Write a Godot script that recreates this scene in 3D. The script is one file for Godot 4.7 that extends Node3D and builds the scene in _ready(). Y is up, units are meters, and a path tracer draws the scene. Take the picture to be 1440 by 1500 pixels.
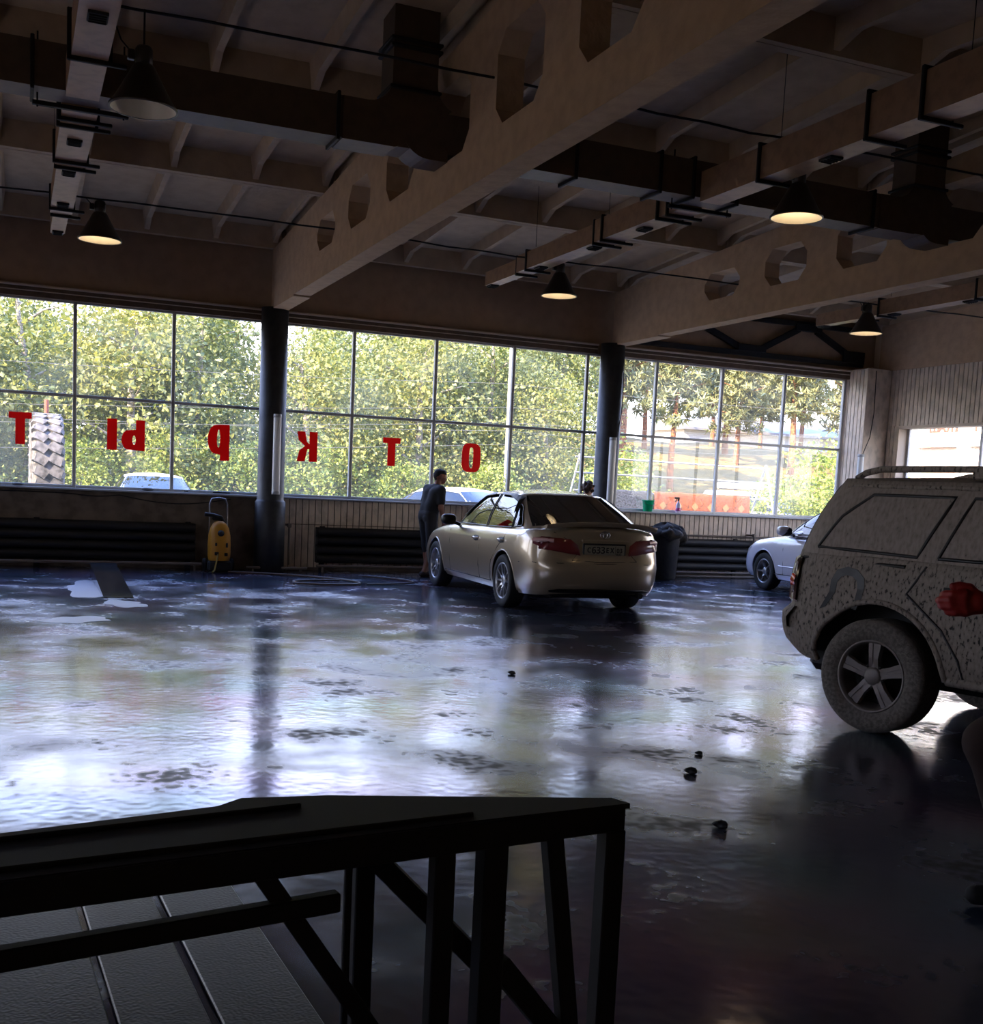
extends Node3D

var rng := RandomNumberGenerator.new()
var M := {}
var taken := {}
var ntex := {}

# ---------------------------------------------------------------- helpers
func numbered(called: String) -> String:
	taken[called] = taken.get(called, 0) + 1
	return called if taken[called] == 1 else "%s_%03d" % [called, taken[called] - 1]

func thing(called: String, label: String, category: String, at := Vector3.ZERO, turn := 0.0, group := "") -> Node3D:
	var o := Node3D.new()
	o.name = numbered(called)
	add_child(o, true)
	o.position = at
	o.rotation.y = turn
	return tag(o, label, category, group)

func tag(o: Node3D, label: String, category: String, group := "") -> Node3D:
	o.set_meta("label", label)
	o.set_meta("category", category)
	if group != "":
		o.set_meta("group", group)
	return o

func obj(called: String, st: SurfaceTool, m: Material, parent: Node = null) -> MeshInstance3D:
	st.generate_normals()
	st.index()
	return put(called, st.commit(), m, parent)

func put(called: String, mesh: Mesh, m: Material, parent: Node = null) -> MeshInstance3D:
	var o := MeshInstance3D.new()
	o.mesh = mesh
	o.material_override = m
	o.name = numbered(called) if parent == null else called
	if parent == null:
		add_child(o, true)
	else:
		parent.add_child(o, true)
	return o

func struct(called: String, st: SurfaceTool, m: Material, label := "", category := "") -> MeshInstance3D:
	var o := obj(called, st, m)
	o.set_meta("kind", "structure")
	if label != "":
		tag(o, label, category)
	return o

func dup(root: Node3D, at: Vector3, turn: float, label := "") -> Node3D:
	var r: Node3D = root.duplicate()
	var base: String = str(root.name)
	if base.length() > 4 and base[-4] == "_" and base.right(3).is_valid_int():
		base = base.left(-4)
	r.name = numbered(base)
	add_child(r, true)
	r.position = at
	r.rotation.y = turn
	if label != "":
		r.set_meta("label", label)
	return r

func S() -> SurfaceTool:
	var st := SurfaceTool.new()
	st.begin(Mesh.PRIMITIVE_TRIANGLES)
	return st

# a, b, c seen anticlockwise from outside; group -1 = flat
func tri(st: SurfaceTool, a: Vector3, b: Vector3, c: Vector3, g := -1) -> void:
	st.set_smooth_group(g)
	st.add_vertex(a)
	st.add_vertex(c)
	st.add_vertex(b)

func quad(st: SurfaceTool, a: Vector3, b: Vector3, c: Vector3, d: Vector3, g := -1) -> void:
	tri(st, a, b, c, g)
	tri(st, a, c, d, g)

func box(st: SurfaceTool, c: Vector3, s: Vector3, b := Basis()) -> void:
	var h := s * 0.5
	var x := b.x * h.x
	var y := b.y * h.y
	var z := b.z * h.z
	quad(st, c - x - y + z, c + x - y + z, c + x + y + z, c - x + y + z)
	quad(st, c + x - y - z, c - x - y - z, c - x + y - z, c + x + y - z)
	quad(st, c + x - y + z, c + x - y - z, c + x + y - z, c + x + y + z)
	quad(st, c - x - y - z, c - x - y + z, c - x + y + z, c - x + y - z)
	quad(st, c - x + y + z, c + x + y + z, c + x + y - z, c - x + y - z)
	quad(st, c - x - y - z, c + x - y - z, c + x - y + z, c - x - y + z)

func mm(st: SurfaceTool, lo: Vector3, hi: Vector3) -> void:
	box(st, (lo + hi) * 0.5, hi - lo)

# chamfered box
func bbox(st: SurfaceTool, c: Vector3, s: Vector3, r := 0.006, b := Basis()) -> void:
	var h := s * 0.5
	r = minf(r, minf(h.x, minf(h.y, h.z)) * 0.9)
	for ax in 3:
		var u := (ax + 1) % 3
		var w := (ax + 2) % 3
		for sg in [-1.0, 1.0]:
			var p: Array[Vector3] = []
			for k in [[-1, -1], [1, -1], [1, 1], [-1, 1]]:
				var q := Vector3.ZERO
				q[ax] = sg * h[ax]
				q[u] = k[0] * (h[u] - r)
				q[w] = k[1] * (h[w] - r)
				p.append(c + b * q)
			if sg > 0:
				quad(st, p[0], p[1], p[2], p[3])
			else:
				quad(st, p[3], p[2], p[1], p[0])
		for su in [-1.0, 1.0]:
			for sw in [-1.0, 1.0]:
				var e: Array[Vector3] = []
				for k in [[-1, 0], [1, 0], [1, 1], [-1, 1]]:
					var q := Vector3.ZERO
					q[ax] = k[0] * (h[ax] - r)
					q[u] = su * (h[u] - (r if k[1] == 1 else 0.0))
					q[w] = sw * (h[w] - (0.0 if k[1] == 1 else r))
					e.append(c + b * q)
				if su * sw > 0:
					quad(st, e[3], e[2], e[1], e[0])
				else:
					quad(st, e[0], e[1], e[2], e[3])
	for sx in [-1.0, 1.0]:
		for sy in [-1.0, 1.0]:
			for sz in [-1.0, 1.0]:
				var p1 := c + b * Vector3(sx * h.x, sy * (h.y - r), sz * (h.z - r))
				var p2 := c + b * Vector3(sx * (h.x - r), sy * h.y, sz * (h.z - r))
				var p3 := c + b * Vector3(sx * (h.x - r), sy * (h.y - r), sz * h.z)
				if sx * sy * sz > 0:
					tri(st, p1, p2, p3)
				else:
					tri(st, p3, p2, p1)

func frame_of(d: Vector3) -> Basis:
	d = d.normalized()
	var a := Vector3.UP if absf(d.y) < 0.95 else Vector3.RIGHT
	var x := a.cross(d).normalized()
	return Basis(x, d.cross(x), d)   # z along d

func bar(st: SurfaceTool, p: Vector3, q: Vector3, w: float, h: float, r := 0.004) -> void:
	bbox(st, (p + q) * 0.5, Vector3(w, h, (q - p).length()), r, frame_of(q - p))

func loft(st: SurfaceTool, rings: Array, closed := true, cap0 := false, cap1 := false, g := 0) -> void:
	for k in rings.size() - 1:
		var a: PackedVector3Array = rings[k]
		var b: PackedVector3Array = rings[k + 1]
		var n := a.size()
		for i in (n if closed else n - 1):
			var j := (i + 1) % n
			quad(st, a[i], a[j], b[j], b[i], g)
	if cap0:
		fan(st, rings[0], true)
	if cap1:
		fan(st, rings[-1], false)

func fan(st: SurfaceTool, r: PackedVector3Array, flip: bool) -> void:
	var m := Vector3.ZERO
	for p in r:
		m += p
	m /= r.size()
	for i in r.size():
		var a := r[i]
		var b := r[(i + 1) % r.size()]
		if flip:
			tri(st, m, b, a)
		else:
			tri(st, m, a, b)

func tube(st: SurfaceTool, pts: Array, rad: float, n := 8, rad2 := -1.0, caps := true) -> void:
	var rings := []
	var x := Vector3.ZERO
	for k in pts.size():
		var d: Vector3 = (pts[mini(k + 1, pts.size() - 1)] - pts[maxi(k - 1, 0)]).normalized()
		if k == 0:
			x = frame_of(d).x
		x = (x - d * x.dot(d)).normalized()
		var y := d.cross(x)
		var r := rad if rad2 < 0 else lerpf(rad, rad2, float(k) / (pts.size() - 1))
		var ring := PackedVector3Array()
		for i in n:
			var t := TAU * i / n
			ring.append(pts[k] + (x * cos(t) + y * sin(t)) * r)
		rings.append(ring)
	loft(st, rings, true, caps, caps)

# profile of (radius, height), listed upwards on the outside
func lathe(st: SurfaceTool, prof: Array, n := 24, xf := Transform3D(), g := 0) -> void:
	var rings := []
	for p in prof:
		var ring := PackedVector3Array()
		for i in n:
			var t := -TAU * i / n
			ring.append(xf * Vector3(cos(t) * p.x, p.y, sin(t) * p.x))
		rings.append(ring)
	loft(st, rings, true, false, false, g)

# outline in the xy of xf, listed anticlockwise, from z = 0 to z = d
func prism(st: SurfaceTool, poly: PackedVector2Array, d: float, xf := Transform3D(), g := -1) -> void:
	if Geometry2D.is_polygon_clockwise(poly):
		poly = poly.duplicate()
		poly.reverse()
	var t := Geometry2D.triangulate_polygon(poly)
	for i in range(0, t.size(), 3):
		var a := poly[t[i]]
		var b := poly[t[i + 1]]
		var c := poly[t[i + 2]]
		if (b - a).cross(c - a) < 0:
			var e := b
			b = c
			c = e
		tri(st, xf * Vector3(a.x, a.y, d), xf * Vector3(b.x, b.y, d), xf * Vector3(c.x, c.y, d))
		tri(st, xf * Vector3(c.x, c.y, 0), xf * Vector3(b.x, b.y, 0), xf * Vector3(a.x, a.y, 0))
	for i in poly.size():
		var a := poly[i]
		var b := poly[(i + 1) % poly.size()]
		quad(st, xf * Vector3(a.x, a.y, 0), xf * Vector3(b.x, b.y, 0), xf * Vector3(b.x, b.y, d), xf * Vector3(a.x, a.y, d), g)

func P2(a: Array) -> PackedVector2Array:
	var r := PackedVector2Array()
	for i in range(0, a.size(), 2):
		r.append(Vector2(a[i], a[i + 1]))
	return r

func arc(c: Vector2, rx: float, ry: float, a0: float, a1: float, n: int) -> PackedVector2Array:
	var r := PackedVector2Array()
	for i in n + 1:
		var t := deg_to_rad(lerpf(a0, a1, float(i) / n))
		r.append(c + Vector2(cos(t) * rx, sin(t) * ry))
	return r

# smooth value from [x0, v0, x1, v1, ...]
func ip(a: Array, x: float) -> float:
	var n := a.size() / 2
	if x <= a[0]:
		return a[1]
	if x >= a[2 * n - 2]:
		return a[2 * n - 1]
	var k := 0
	while a[2 * k + 2] < x:
		k += 1
	var h: float = a[2 * k + 2] - a[2 * k]
	var t: float = (x - a[2 * k]) / h
	var d: float = (a[2 * k + 3] - a[2 * k + 1]) / h
	var d0 := d
	var d1 := d
	if k > 0:
		var e: float = (a[2 * k + 1] - a[2 * k - 1]) / (a[2 * k] - a[2 * k - 2])
		d0 = 0.0 if e * d <= 0 else 2.0 * e * d / (e + d)
	if k < n - 2:
		var e: float = (a[2 * k + 5] - a[2 * k + 3]) / (a[2 * k + 4] - a[2 * k + 2])
		d1 = 0.0 if e * d <= 0 else 2.0 * e * d / (e + d)
	var t2 := t * t
	var t3 := t2 * t
	return (2 * t3 - 3 * t2 + 1) * a[2 * k + 1] + (t3 - 2 * t2 + t) * h * d0 + (-2 * t3 + 3 * t2) * a[2 * k + 3] + (t3 - t2) * h * d1

# ---------------------------------------------------------------- materials
func noise_tex(key: String, freq: float, oct: int, cols: Array, size := 512, type := FastNoiseLite.TYPE_SIMPLEX_SMOOTH) -> NoiseTexture2D:
	if ntex.has(key):
		return ntex[key]
	var f := FastNoiseLite.new()
	f.seed = ntex.size() + 3
	f.noise_type = type
	f.frequency = freq
	f.fractal_octaves = oct
	if type == FastNoiseLite.TYPE_CELLULAR:
		f.fractal_type = FastNoiseLite.FRACTAL_NONE
	var t := NoiseTexture2D.new()
	t.width = size
	t.height = size
	t.seamless = true
	t.noise = f
	if cols.size():
		var g := Gradient.new()
		var o := PackedFloat32Array()
		var c := PackedColorArray()
		for i in range(0, cols.size(), 2):
			o.append(cols[i])
			c.append(cols[i + 1])
		g.offsets = o
		g.colors = c
		t.color_ramp = g
	ntex[key] = t
	return t

func mk(color: Color, rough: float, metal := 0.0, spec := 0.5) -> StandardMaterial3D:
	var m := StandardMaterial3D.new()
	m.albedo_color = color
	m.roughness = rough
	m.metallic = metal
	m.metallic_specular = spec
	return m

func tripl(m: StandardMaterial3D, tex: Texture2D, scale: Vector3, world := true) -> StandardMaterial3D:
	m.albedo_texture = tex
	m.uv1_triplanar = true
	m.uv1_world_triplanar = world
	m.uv1_scale = scale
	return m

func relief(m: StandardMaterial3D, tex: Texture2D, cm: float) -> StandardMaterial3D:
	m.heightmap_enabled = true
	m.heightmap_texture = tex
	m.heightmap_scale = cm
	return m

func grey(v: float) -> Color:
	return Color(v, v, v)

func materials() -> void:
	var speck := noise_tex("speck", 0.02, 5, [0.2, grey(0.93), 0.5, grey(0.97), 0.8, grey(1.0)])
	var fine := noise_tex("fine", 0.06, 4, [])
	M.fine = fine
	M.concrete = relief(tripl(mk(Color(0.73, 0.61, 0.48), 0.9), speck, Vector3(0.45, 0.45, 0.45)), fine, 0.4)
	M.slab = relief(tripl(mk(Color(0.70, 0.61, 0.50), 0.9), speck, Vector3(0.3, 0.3, 0.3)), fine, 0.4)
	M.upper_wall = tripl(mk(Color(0.64, 0.53, 0.42), 0.9), speck, Vector3(0.35, 0.35, 0.35))
	M.plaster = tripl(mk(Color(0.44, 0.38, 0.32), 0.85), noise_tex("stain", 0.012, 4, [0.25, grey(0.78), 0.5, grey(0.92), 0.8, grey(1.0)]), Vector3(0.5, 0.5, 0.5))
	M.siding = tripl(mk(Color(0.83, 0.75, 0.65), 0.55), noise_tex("streak", 0.02, 4, [0.2, grey(0.86), 0.6, grey(1.0)]), Vector3(0.5, 0.3, 0.5))
	M.groove = mk(Color(0.10, 0.085, 0.07), 0.9)
	M.column = tripl(mk(Color(0.185, 0.185, 0.19), 0.55), noise_tex("stain2", 0.015, 4, [0.2, grey(0.5), 0.5, grey(0.85), 0.8, grey(1.0)]), Vector3(0.7, 0.5, 0.7))
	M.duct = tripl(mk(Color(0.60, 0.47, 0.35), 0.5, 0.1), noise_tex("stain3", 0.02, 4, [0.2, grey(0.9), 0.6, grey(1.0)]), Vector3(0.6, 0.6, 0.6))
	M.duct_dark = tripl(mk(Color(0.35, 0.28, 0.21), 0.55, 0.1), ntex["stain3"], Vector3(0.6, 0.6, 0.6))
	M.iron = tripl(mk(Color(0.05, 0.042, 0.038), 0.7, 0.1), ntex["stain3"], Vector3(1.5, 1.5, 1.5))
	M.frame = mk(Color(0.70, 0.69, 0.67), 0.4, 0.2)
	M.lintel = tripl(mk(Color(0.42, 0.33, 0.24), 0.6), ntex["stain3"], Vector3(0.6, 0.6, 0.6))
	M.ledge = mk(Color(0.76, 0.68, 0.58), 0.6)
	M.sill = mk(Color(0.66, 0.66, 0.65), 0.4)
	M.pane = mk(Color(0.92, 0.93, 0.90, 0.0), 0.02)
	M.pane.transparency = BaseMaterial3D.TRANSPARENCY_ALPHA
	M.pane.albedo_color.a = 0.02
	M.dust = mk(Color(0.93, 0.92, 0.86), 0.9, 0.0, 0.1)
	M.dust.transparency = BaseMaterial3D.TRANSPARENCY_ALPHA
	M.dust.albedo_texture = noise_tex("dust", 0.006, 4, [0.25, Color(1, 1, 1, 0.05), 0.55, Color(1, 1, 1, 0.10), 0.85, Color(1, 1, 1, 0.20)])
	M.dust.uv1_triplanar = true
	M.dust.uv1_world_triplanar = true
	M.dust.uv1_scale = Vector3(0.22, 0.14, 0.22)
	M.dust.backlight_enabled = true
	M.dust.backlight = Color(0.9, 0.9, 0.85)
	M.letter = mk(Color(0.80, 0.06, 0.05), 0.5)
	M.letter.backlight_enabled = true
	M.letter.backlight = Color(0.80, 0.05, 0.04)
	M.black = mk(Color(0.03, 0.03, 0.03), 0.6)
	M.rubber = mk(Color(0.05, 0.05, 0.052), 0.75)
	M.wire = mk(Color(0.045, 0.04, 0.04), 0.7)
	M.lampshade = mk(Color(0.20, 0.17, 0.14), 0.5, 0.3)
	M.lamp_inside = mk(Color(0.80, 0.76, 0.68), 0.45)
	M.white_plastic = mk(Color(0.85, 0.85, 0.83), 0.4)
	M.pipe = mk(Color(0.45, 0.40, 0.35), 0.5)
	M.register = tripl(mk(Color(0.10, 0.09, 0.085), 0.6), ntex["stain3"], Vector3(1.2, 2.0, 1.2))
	M.chrome = mk(Color(0.75, 0.75, 0.76), 0.15, 1.0)
	M.steel = mk(Color(0.45, 0.45, 0.46), 0.35, 0.9)

# ---------------------------------------------------------------- camera, sky, sun
func look() -> void:
	var cam := Camera3D.new()
	cam.name = "camera"
	add_child(cam)
	cam.basis = Basis(Vector3.UP, -0.40108669) * Basis(Vector3.RIGHT, -0.10515363) * Basis(Vector3.BACK, 0.04747046)
	cam.position = Vector3(0, 1.45557, 17.95981)
	cam.set_frustum(0.05 * 1500.0 / 1660.0, Vector2(0, 0.05 * 140.16 / 1660.0), 0.05, 500.0)
	cam.current = true
	var e := Environment.new()
	e.background_mode = Environment.BG_SKY
	e.sky = Sky.new()
	var sk := ProceduralSkyMaterial.new()
	sk.sky_top_color = Color(0.50, 0.65, 0.97)
	sk.sky_horizon_color = Color(0.98, 0.97, 0.95)
	sk.sky_curve = 0.25
	sk.ground_bottom_color = Color(0.30, 0.28, 0.24)
	sk.ground_horizon_color = Color(0.6, 0.58, 0.53)
	sk.sky_energy_multiplier = 1.0
	sk.ground_energy_multiplier = 0.4
	sk.sun_angle_max = 1.0
	e.sky.sky_material = sk
	e.background_energy_multiplier = 8.6
	e.tonemap_mode = Environment.TONE_MAPPER_LINEAR
	e.tonemap_exposure = 1.1
	e.sdfgi_enabled = true
	e.ssao_enabled = true
	e.ssil_enabled = true
	var w := WorldEnvironment.new()
	w.name = "sky"
	w.environment = e
	add_child(w)
	var sun := DirectionalLight3D.new()
	sun.name = "sun"
	sun.light_color = Color(1.0, 0.93, 0.80)
	sun.light_energy = 7.5
	sun.light_angular_distance = 0.6
	sun.shadow_enabled = true
	add_child(sun)
	sun.look_at_from_position(Vector3.ZERO, Vector3(0.80, -0.55, -0.25), Vector3.UP)

# ---------------------------------------------------------------- the hall
const BEAM := [-2.17, 3.73, 9.65, 15.50]
const COLX := [-2.25, 3.675, 9.555]

func roof_y(z: float) -> float:
	return 4.875 + 0.057 * (z if z < 9.3 else 18.6 - z)

func octagon(z0: float, z1: float, y0: float, y1: float, c: float) -> PackedVector2Array:
	return P2([z0 + c, y0, z1 - c, y0, z1, y0 + c, z1, y1 - c, z1 - c, y1, z0 + c, y1, z0, y1 - c, z0, y0 + c])

func siding(st: SurfaceTool, gr: SurfaceTool, o: Vector3, u: Vector3, n: Vector3, length: float, h: float, pitch := 0.105, lip := 0.014) -> void:
	var b := Basis(u, Vector3.UP, n)
	var k := int(round(length / pitch))
	var w := length / k
	for i in k:
		bbox(st, o + u * (i + 0.5) * w + Vector3.UP * h * 0.5 + n * lip * 0.5, Vector3(w - 0.011, h, lip), 0.004, b)
	box(gr, o + u * length * 0.5 + Vector3.UP * h * 0.5 - n * 0.004, Vector3(length, h, 0.008), b)

func hall() -> void:
	floor_slab()
	# window wall: parapet, upper wall, outside skin
	var st := S()
	mm(st, Vector3(-8.2, -0.3, -0.25), Vector3(15.8, 1.14, 0.04))
	struct("wall_back", st, M.plaster)
	st = S()
	mm(st, Vector3(-8.2, 3.86, -0.25), Vector3(15.8, 5.3, 0.05))
	struct("wall_back_upper", st, M.upper_wall)
	for s in [[-8.1, -2.45], [-2.05, 3.5], [3.9, 9.35], [9.78, 14.85]]:
		var tr := Node3D.new()
		tr.name = numbered("trim")
		tr.set_meta("kind", "structure")
		add_child(tr, true)
		st = S()
		mm(st, Vector3(s[0], 3.862, 0.0), Vector3(s[1], 4.0, 0.10))
		obj("shutter_box", st, M.lintel, tr)
		st = S()
		bbox(st, Vector3((s[0] + s[1]) / 2, 4.015, 0.09), Vector3(s[1] - s[0], 0.03, 0.14))
		bbox(st, Vector3((s[0] + s[1]) / 2, 3.945, 0.105), Vector3(s[1] - s[0], 0.014, 0.03))
		obj("rail", st, M.ledge, tr)
		st = S()
		bbox(st, Vector3((s[0] + s[1]) / 2, 1.15, 0.07), Vector3(s[1] - s[0], 0.03, 0.2))
		obj("window_sill", st, M.sill, tr)
	# lower siding right of the first column
	st = S()
	var gr := S()
	siding(st, gr, Vector3(3.92, 0.74, 0.055), Vector3.RIGHT, Vector3.BACK, 10.9, 0.39)
	siding(st, gr, Vector3(3.92, 0.05, 0.055), Vector3.RIGHT, Vector3.BACK, 10.9, 0.68)
	var sd := struct("wall_panelling", st, M.siding)
	obj("groove", gr, M.groove, sd)
	# windows
	window_bay(1, [-8.0, -7.59, -6.19, -4.79, -3.39, -2.3])
	window_bay(2, [-2.2, -1.99, -0.59, 0.81, 2.21, 3.61])
	window_bay(3, [3.74, 5.01, 6.41, 7.81, 9.21, 9.5])
	window_bay(4, [9.62, 10.61, 12.01, 13.41, 14.81])
	# columns
	for i in 3:
		st = S()
		var x: float = COLX[i]
		lathe(st, [Vector2(0.0, 0), Vector2(0.235, 0.0), Vector2(0.235, 1.08), Vector2(0.215, 1.1), Vector2(0.205, 1.12), Vector2(0.205, 4.03), Vector2(0.0, 4.03)], 40, Transform3D(Basis(), Vector3(x, 0, 0.27)))
		var c := obj("column", st, M.column)
		tag(c, ["round dark grey column at the left edge of the hall", "round dark grey column left of the gold sedan carrying the long beam", "round dark grey column behind the gold sedan beside the green bucket"][i], "column", "")
	# corner pilaster, right wall
	st = S()
	gr = S()
	mm(st, Vector3(14.87, 0, 0), Vector3(15.42, 4.04, 0.60))
	struct("wall_corner", st, M.siding)
	st = S()
	siding(st, gr, Vector3(14.86, 0.02, 0.6), Vector3.FORWARD, Vector3.LEFT, 0.6, 4.0, 0.1)
	bbox(st, Vector3(14.86, 2.02, 0.60), Vector3(0.05, 4.04, 0.04))
	sd = struct("trim_corner", st, M.siding)
	obj("groove", gr, M.groove, sd)
	right_wall()
	# left and rear walls of the hall, outside the frame
	st = S()
	mm(st, Vector3(-8.5, 3.86, -0.25), Vector3(-8.1, 5.6, 18.8))
	mm(st, Vector3(-8.5, -0.3, -0.25), Vector3(-8.1, 2.6, 18.8))
	mm(st, Vector3(-8.5, 2.6, -0.25), Vector3(-8.1, 3.86, 7.0))
	mm(st, Vector3(-8.5, 2.6, 16.9), Vector3(-8.1, 3.86, 18.8))
	struct("wall_left", st, M.upper_wall)
	added_left_windows()
	st = S()
	mm(st, Vector3(-8.5, -0.3, 18.6), Vector3(-2.6, 5.6, 18.9))
	mm(st, Vector3(2.6, -0.3, 18.6), Vector3(15.8, 5.6, 18.9))
	mm(st, Vector3(-2.6, 3.6, 18.6), Vector3(2.6, 5.6, 18.9))
	mm(st, Vector3(-2.6, -0.3, 18.7), Vector3(2.6, 3.6, 18.8))
	struct("wall_front", st, M.upper_wall)
	beams()
	ceiling()
	braces()

func window_bay(n: int, xs: Array) -> void:
	var w := Node3D.new()
	w.name = "window_%d" % n
	w.set_meta("kind", "structure")
	add_child(w, true)
	var x0: float = xs[0]
	var x1: float = xs[-1]
	for x in xs:
		var st := S()
		bbox(st, Vector3(x, 2.505, 0.0), Vector3(0.052, 2.71, 0.07), 0.006)
		obj("mullion", st, M.frame, w)
	var ys := [1.165, 2.51, 3.855]
	for k in 3:
		var st := S()
		bbox(st, Vector3((x0 + x1) / 2, ys[k] + (0.02 if k == 0 else 0.0), 0.0), Vector3(x1 - x0, 0.046, 0.06), 0.006)
		obj("rail", st, M.frame, w)
	for i in xs.size() - 1:
		for k in 2:
			var a := Vector3(xs[i] + 0.02, ys[k] + 0.01, -0.005)
			var b := Vector3(xs[i + 1] - 0.02, ys[k + 1] - 0.01, -0.005)
			var st := S()
			quad(st, a, Vector3(b.x, a.y, a.z), b, Vector3(a.x, b.y, a.z))
			var p := obj("pane", st, M.pane, w)
			st = S()
			a.z -= 0.006
			b.z -= 0.006
			quad(st, a, Vector3(b.x, a.y, a.z), b, Vector3(a.x, b.y, a.z))
			var d := obj("dust_film", st, M.dust, p)
			d.set_meta("kind", "stuff")

func added_left_windows() -> void:  # unseen window strip, added and sized to brighten the hall from the left
	var w := Node3D.new()
	w.name = "window_6"
	w.set_meta("kind", "structure")
	add_child(w, true)
	for i in 8:
		var z := 7.02 + 9.86 * i / 7
		var st := S()
		bbox(st, Vector3(-8.3, 3.23, z), Vector3(0.07, 1.26, 0.06), 0.006)
		obj("mullion", st, M.frame, w)
		if i < 7:
			st = S()
			var z1 := z + 9.86 / 7
			quad(st, Vector3(-8.3, 2.6, z1), Vector3(-8.3, 2.6, z), Vector3(-8.3, 3.86, z), Vector3(-8.3, 3.86, z1))
			obj("pane", st, M.pane, w)
	for y in [2.63, 3.83]:
		var st := S()
		bbox(st, Vector3(-8.3, y, 11.95), Vector3(0.06, 0.05, 9.9), 0.006)
		obj("rail", st, M.frame, w)

func right_wall() -> void:
	var X := 15.42
	var zc := 0.62
	var w0 := 0.92
	var w1 := 9.6
	var yt := 2.95
	var yb := 1.15
	var st := S()
	mm(st, Vector3(X + 0.02, -0.3, -0.25), Vector3(X + 0.3, yb, 18.9))
	mm(st, Vector3(X + 0.02, yt, -0.25), Vector3(X + 0.3, 5.6, 18.9))
	mm(st, Vector3(X + 0.02, yb, -0.25), Vector3(X + 0.3, yt, w0))
	mm(st, Vector3(X + 0.02, yb, w1), Vector3(X + 0.3, yt, 18.9))
	struct("wall_right", st, M.ledge)
	st = S()
	var gr := S()
	siding(st, gr, Vector3(X, yt + 0.03, zc), Vector3.BACK, Vector3.LEFT, 17.9, 4.06 - yt)
	siding(st, gr, Vector3(X, 0.02, zc), Vector3.BACK, Vector3.LEFT, 17.9, yb - 0.05)
	siding(st, gr, Vector3(X, yb - 0.03, zc), Vector3.BACK, Vector3.LEFT, w0 - zc - 0.03, yt - yb + 0.06, 0.1)
	siding(st, gr, Vector3(X, yb - 0.03, w1 + 0.04), Vector3.BACK, Vector3.LEFT, 18.5 - w1, yt - yb + 0.06)
	var sd := struct("wall_right_panelling", st, M.siding)
	obj("groove", gr, M.groove, sd)
	var w := Node3D.new()
	w.name = "window_5"
	w.set_meta("kind", "structure")
	add_child(w, true)
	st = S()
	mm(st, Vector3(X - 0.016, yt - 0.02, w0 - 0.05), Vector3(X + 0.28, yt + 0.03, w1 + 0.05))
	mm(st, Vector3(X - 0.016, yb - 0.03, w0 - 0.05), Vector3(X + 0.28, yb + 0.02, w1 + 0.05))
	mm(st, Vector3(X - 0.016, yb, w0 - 0.03), Vector3(X + 0.28, yt, w0 + 0.015))
	mm(st, Vector3(X - 0.016, yb, w1 - 0.015), Vector3(X + 0.28, yt, w1 + 0.03))
	obj("window_reveal", st, M.ledge, w)
	var zs := [w0 + 0.04, 2.75, 4.55, 6.3, 8.0, w1 - 0.04]
	for z in zs:
		st = S()
		bbox(st, Vector3(X + 0.22, (yt + yb) / 2, z), Vector3(0.06, yt - yb, 0.06))
		obj("mullion", st, M.frame, w)
	for i in zs.size() - 1:
		st = S()
		var x := X + 0.22
		quad(st, Vector3(x, yb, zs[i + 1]), Vector3(x, yb, zs[i]), Vector3(x, yt, zs[i]), Vector3(x, yt, zs[i + 1]))
		var p := obj("pane", st, M.pane, w)
		st = S()
		x += 0.006
		quad(st, Vector3(x, yb, zs[i + 1]), Vector3(x, yb, zs[i]), Vector3(x, yt, zs[i]), Vector3(x, yt, zs[i + 1]))
		obj("dust_film", st, M.dust, p).set_meta("kind", "stuff")

func beams() -> void:
	for i in 4:
		var x: float = BEAM[i]
		var c := CSGCombiner3D.new()
		c.name = numbered("roof_beam")
		add_child(c, true)
		tag(c, ["pierced concrete roof beam out at the left of the hall", "long pierced concrete roof beam sweeping from the left column to the top edge", "pierced concrete roof beam resting on the column behind the gold sedan", "concrete edge beam along the top of the panelled right wall"][i], "beam")
		var body := CSGPolygon3D.new()
		body.name = "beam_body"
		body.polygon = P2([0.28, 4.03, 18.3, 4.03, 18.3, roof_y(18.3), 9.3, roof_y(9.3), 0.28, roof_y(0.28)])
		body.depth = 0.24
		body.material = M.concrete
		c.add_child(body, true)
		if i < 3:
			for k in 10:
				var z0 := 3.08 + 1.49 * k
				if z0 > 16:
					continue
				var h := CSGPolygon3D.new()
				h.name = "opening"
				h.operation = CSGShape3D.OPERATION_SUBTRACTION
				var top := minf(roof_y(z0) - 0.26, roof_y(z0 + 0.9) - 0.26)
				h.polygon = octagon(z0, z0 + 0.9, 4.38, top + (0.0 if k else -0.02), 0.15)
				h.depth = 0.4
				h.position = Vector3(0, 0, 0.08)
				h.material = M.concrete
				c.add_child(h, true)
		# polygon x -> world z, extrusion (-z) -> world -x
		c.transform = Transform3D(Basis(Vector3(0, 0, 1), Vector3(0, 1, 0), Vector3(-1, 0, 0)), Vector3(x - 0.12, 0, 0))
		if i < 3:
			var st := S()
			bbox(st, Vector3(x, 4.02, 1.05), Vector3(0.25, 0.03, 1.5), 0.004)
			var pl := obj("bearing_plate", st, M.concrete)
			tag(pl, ["bearing plate under the far left beam", "thin bearing plate under the beam end on the left column", "thin bearing plate under the beam end on the right column"][i], "plate")

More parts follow.
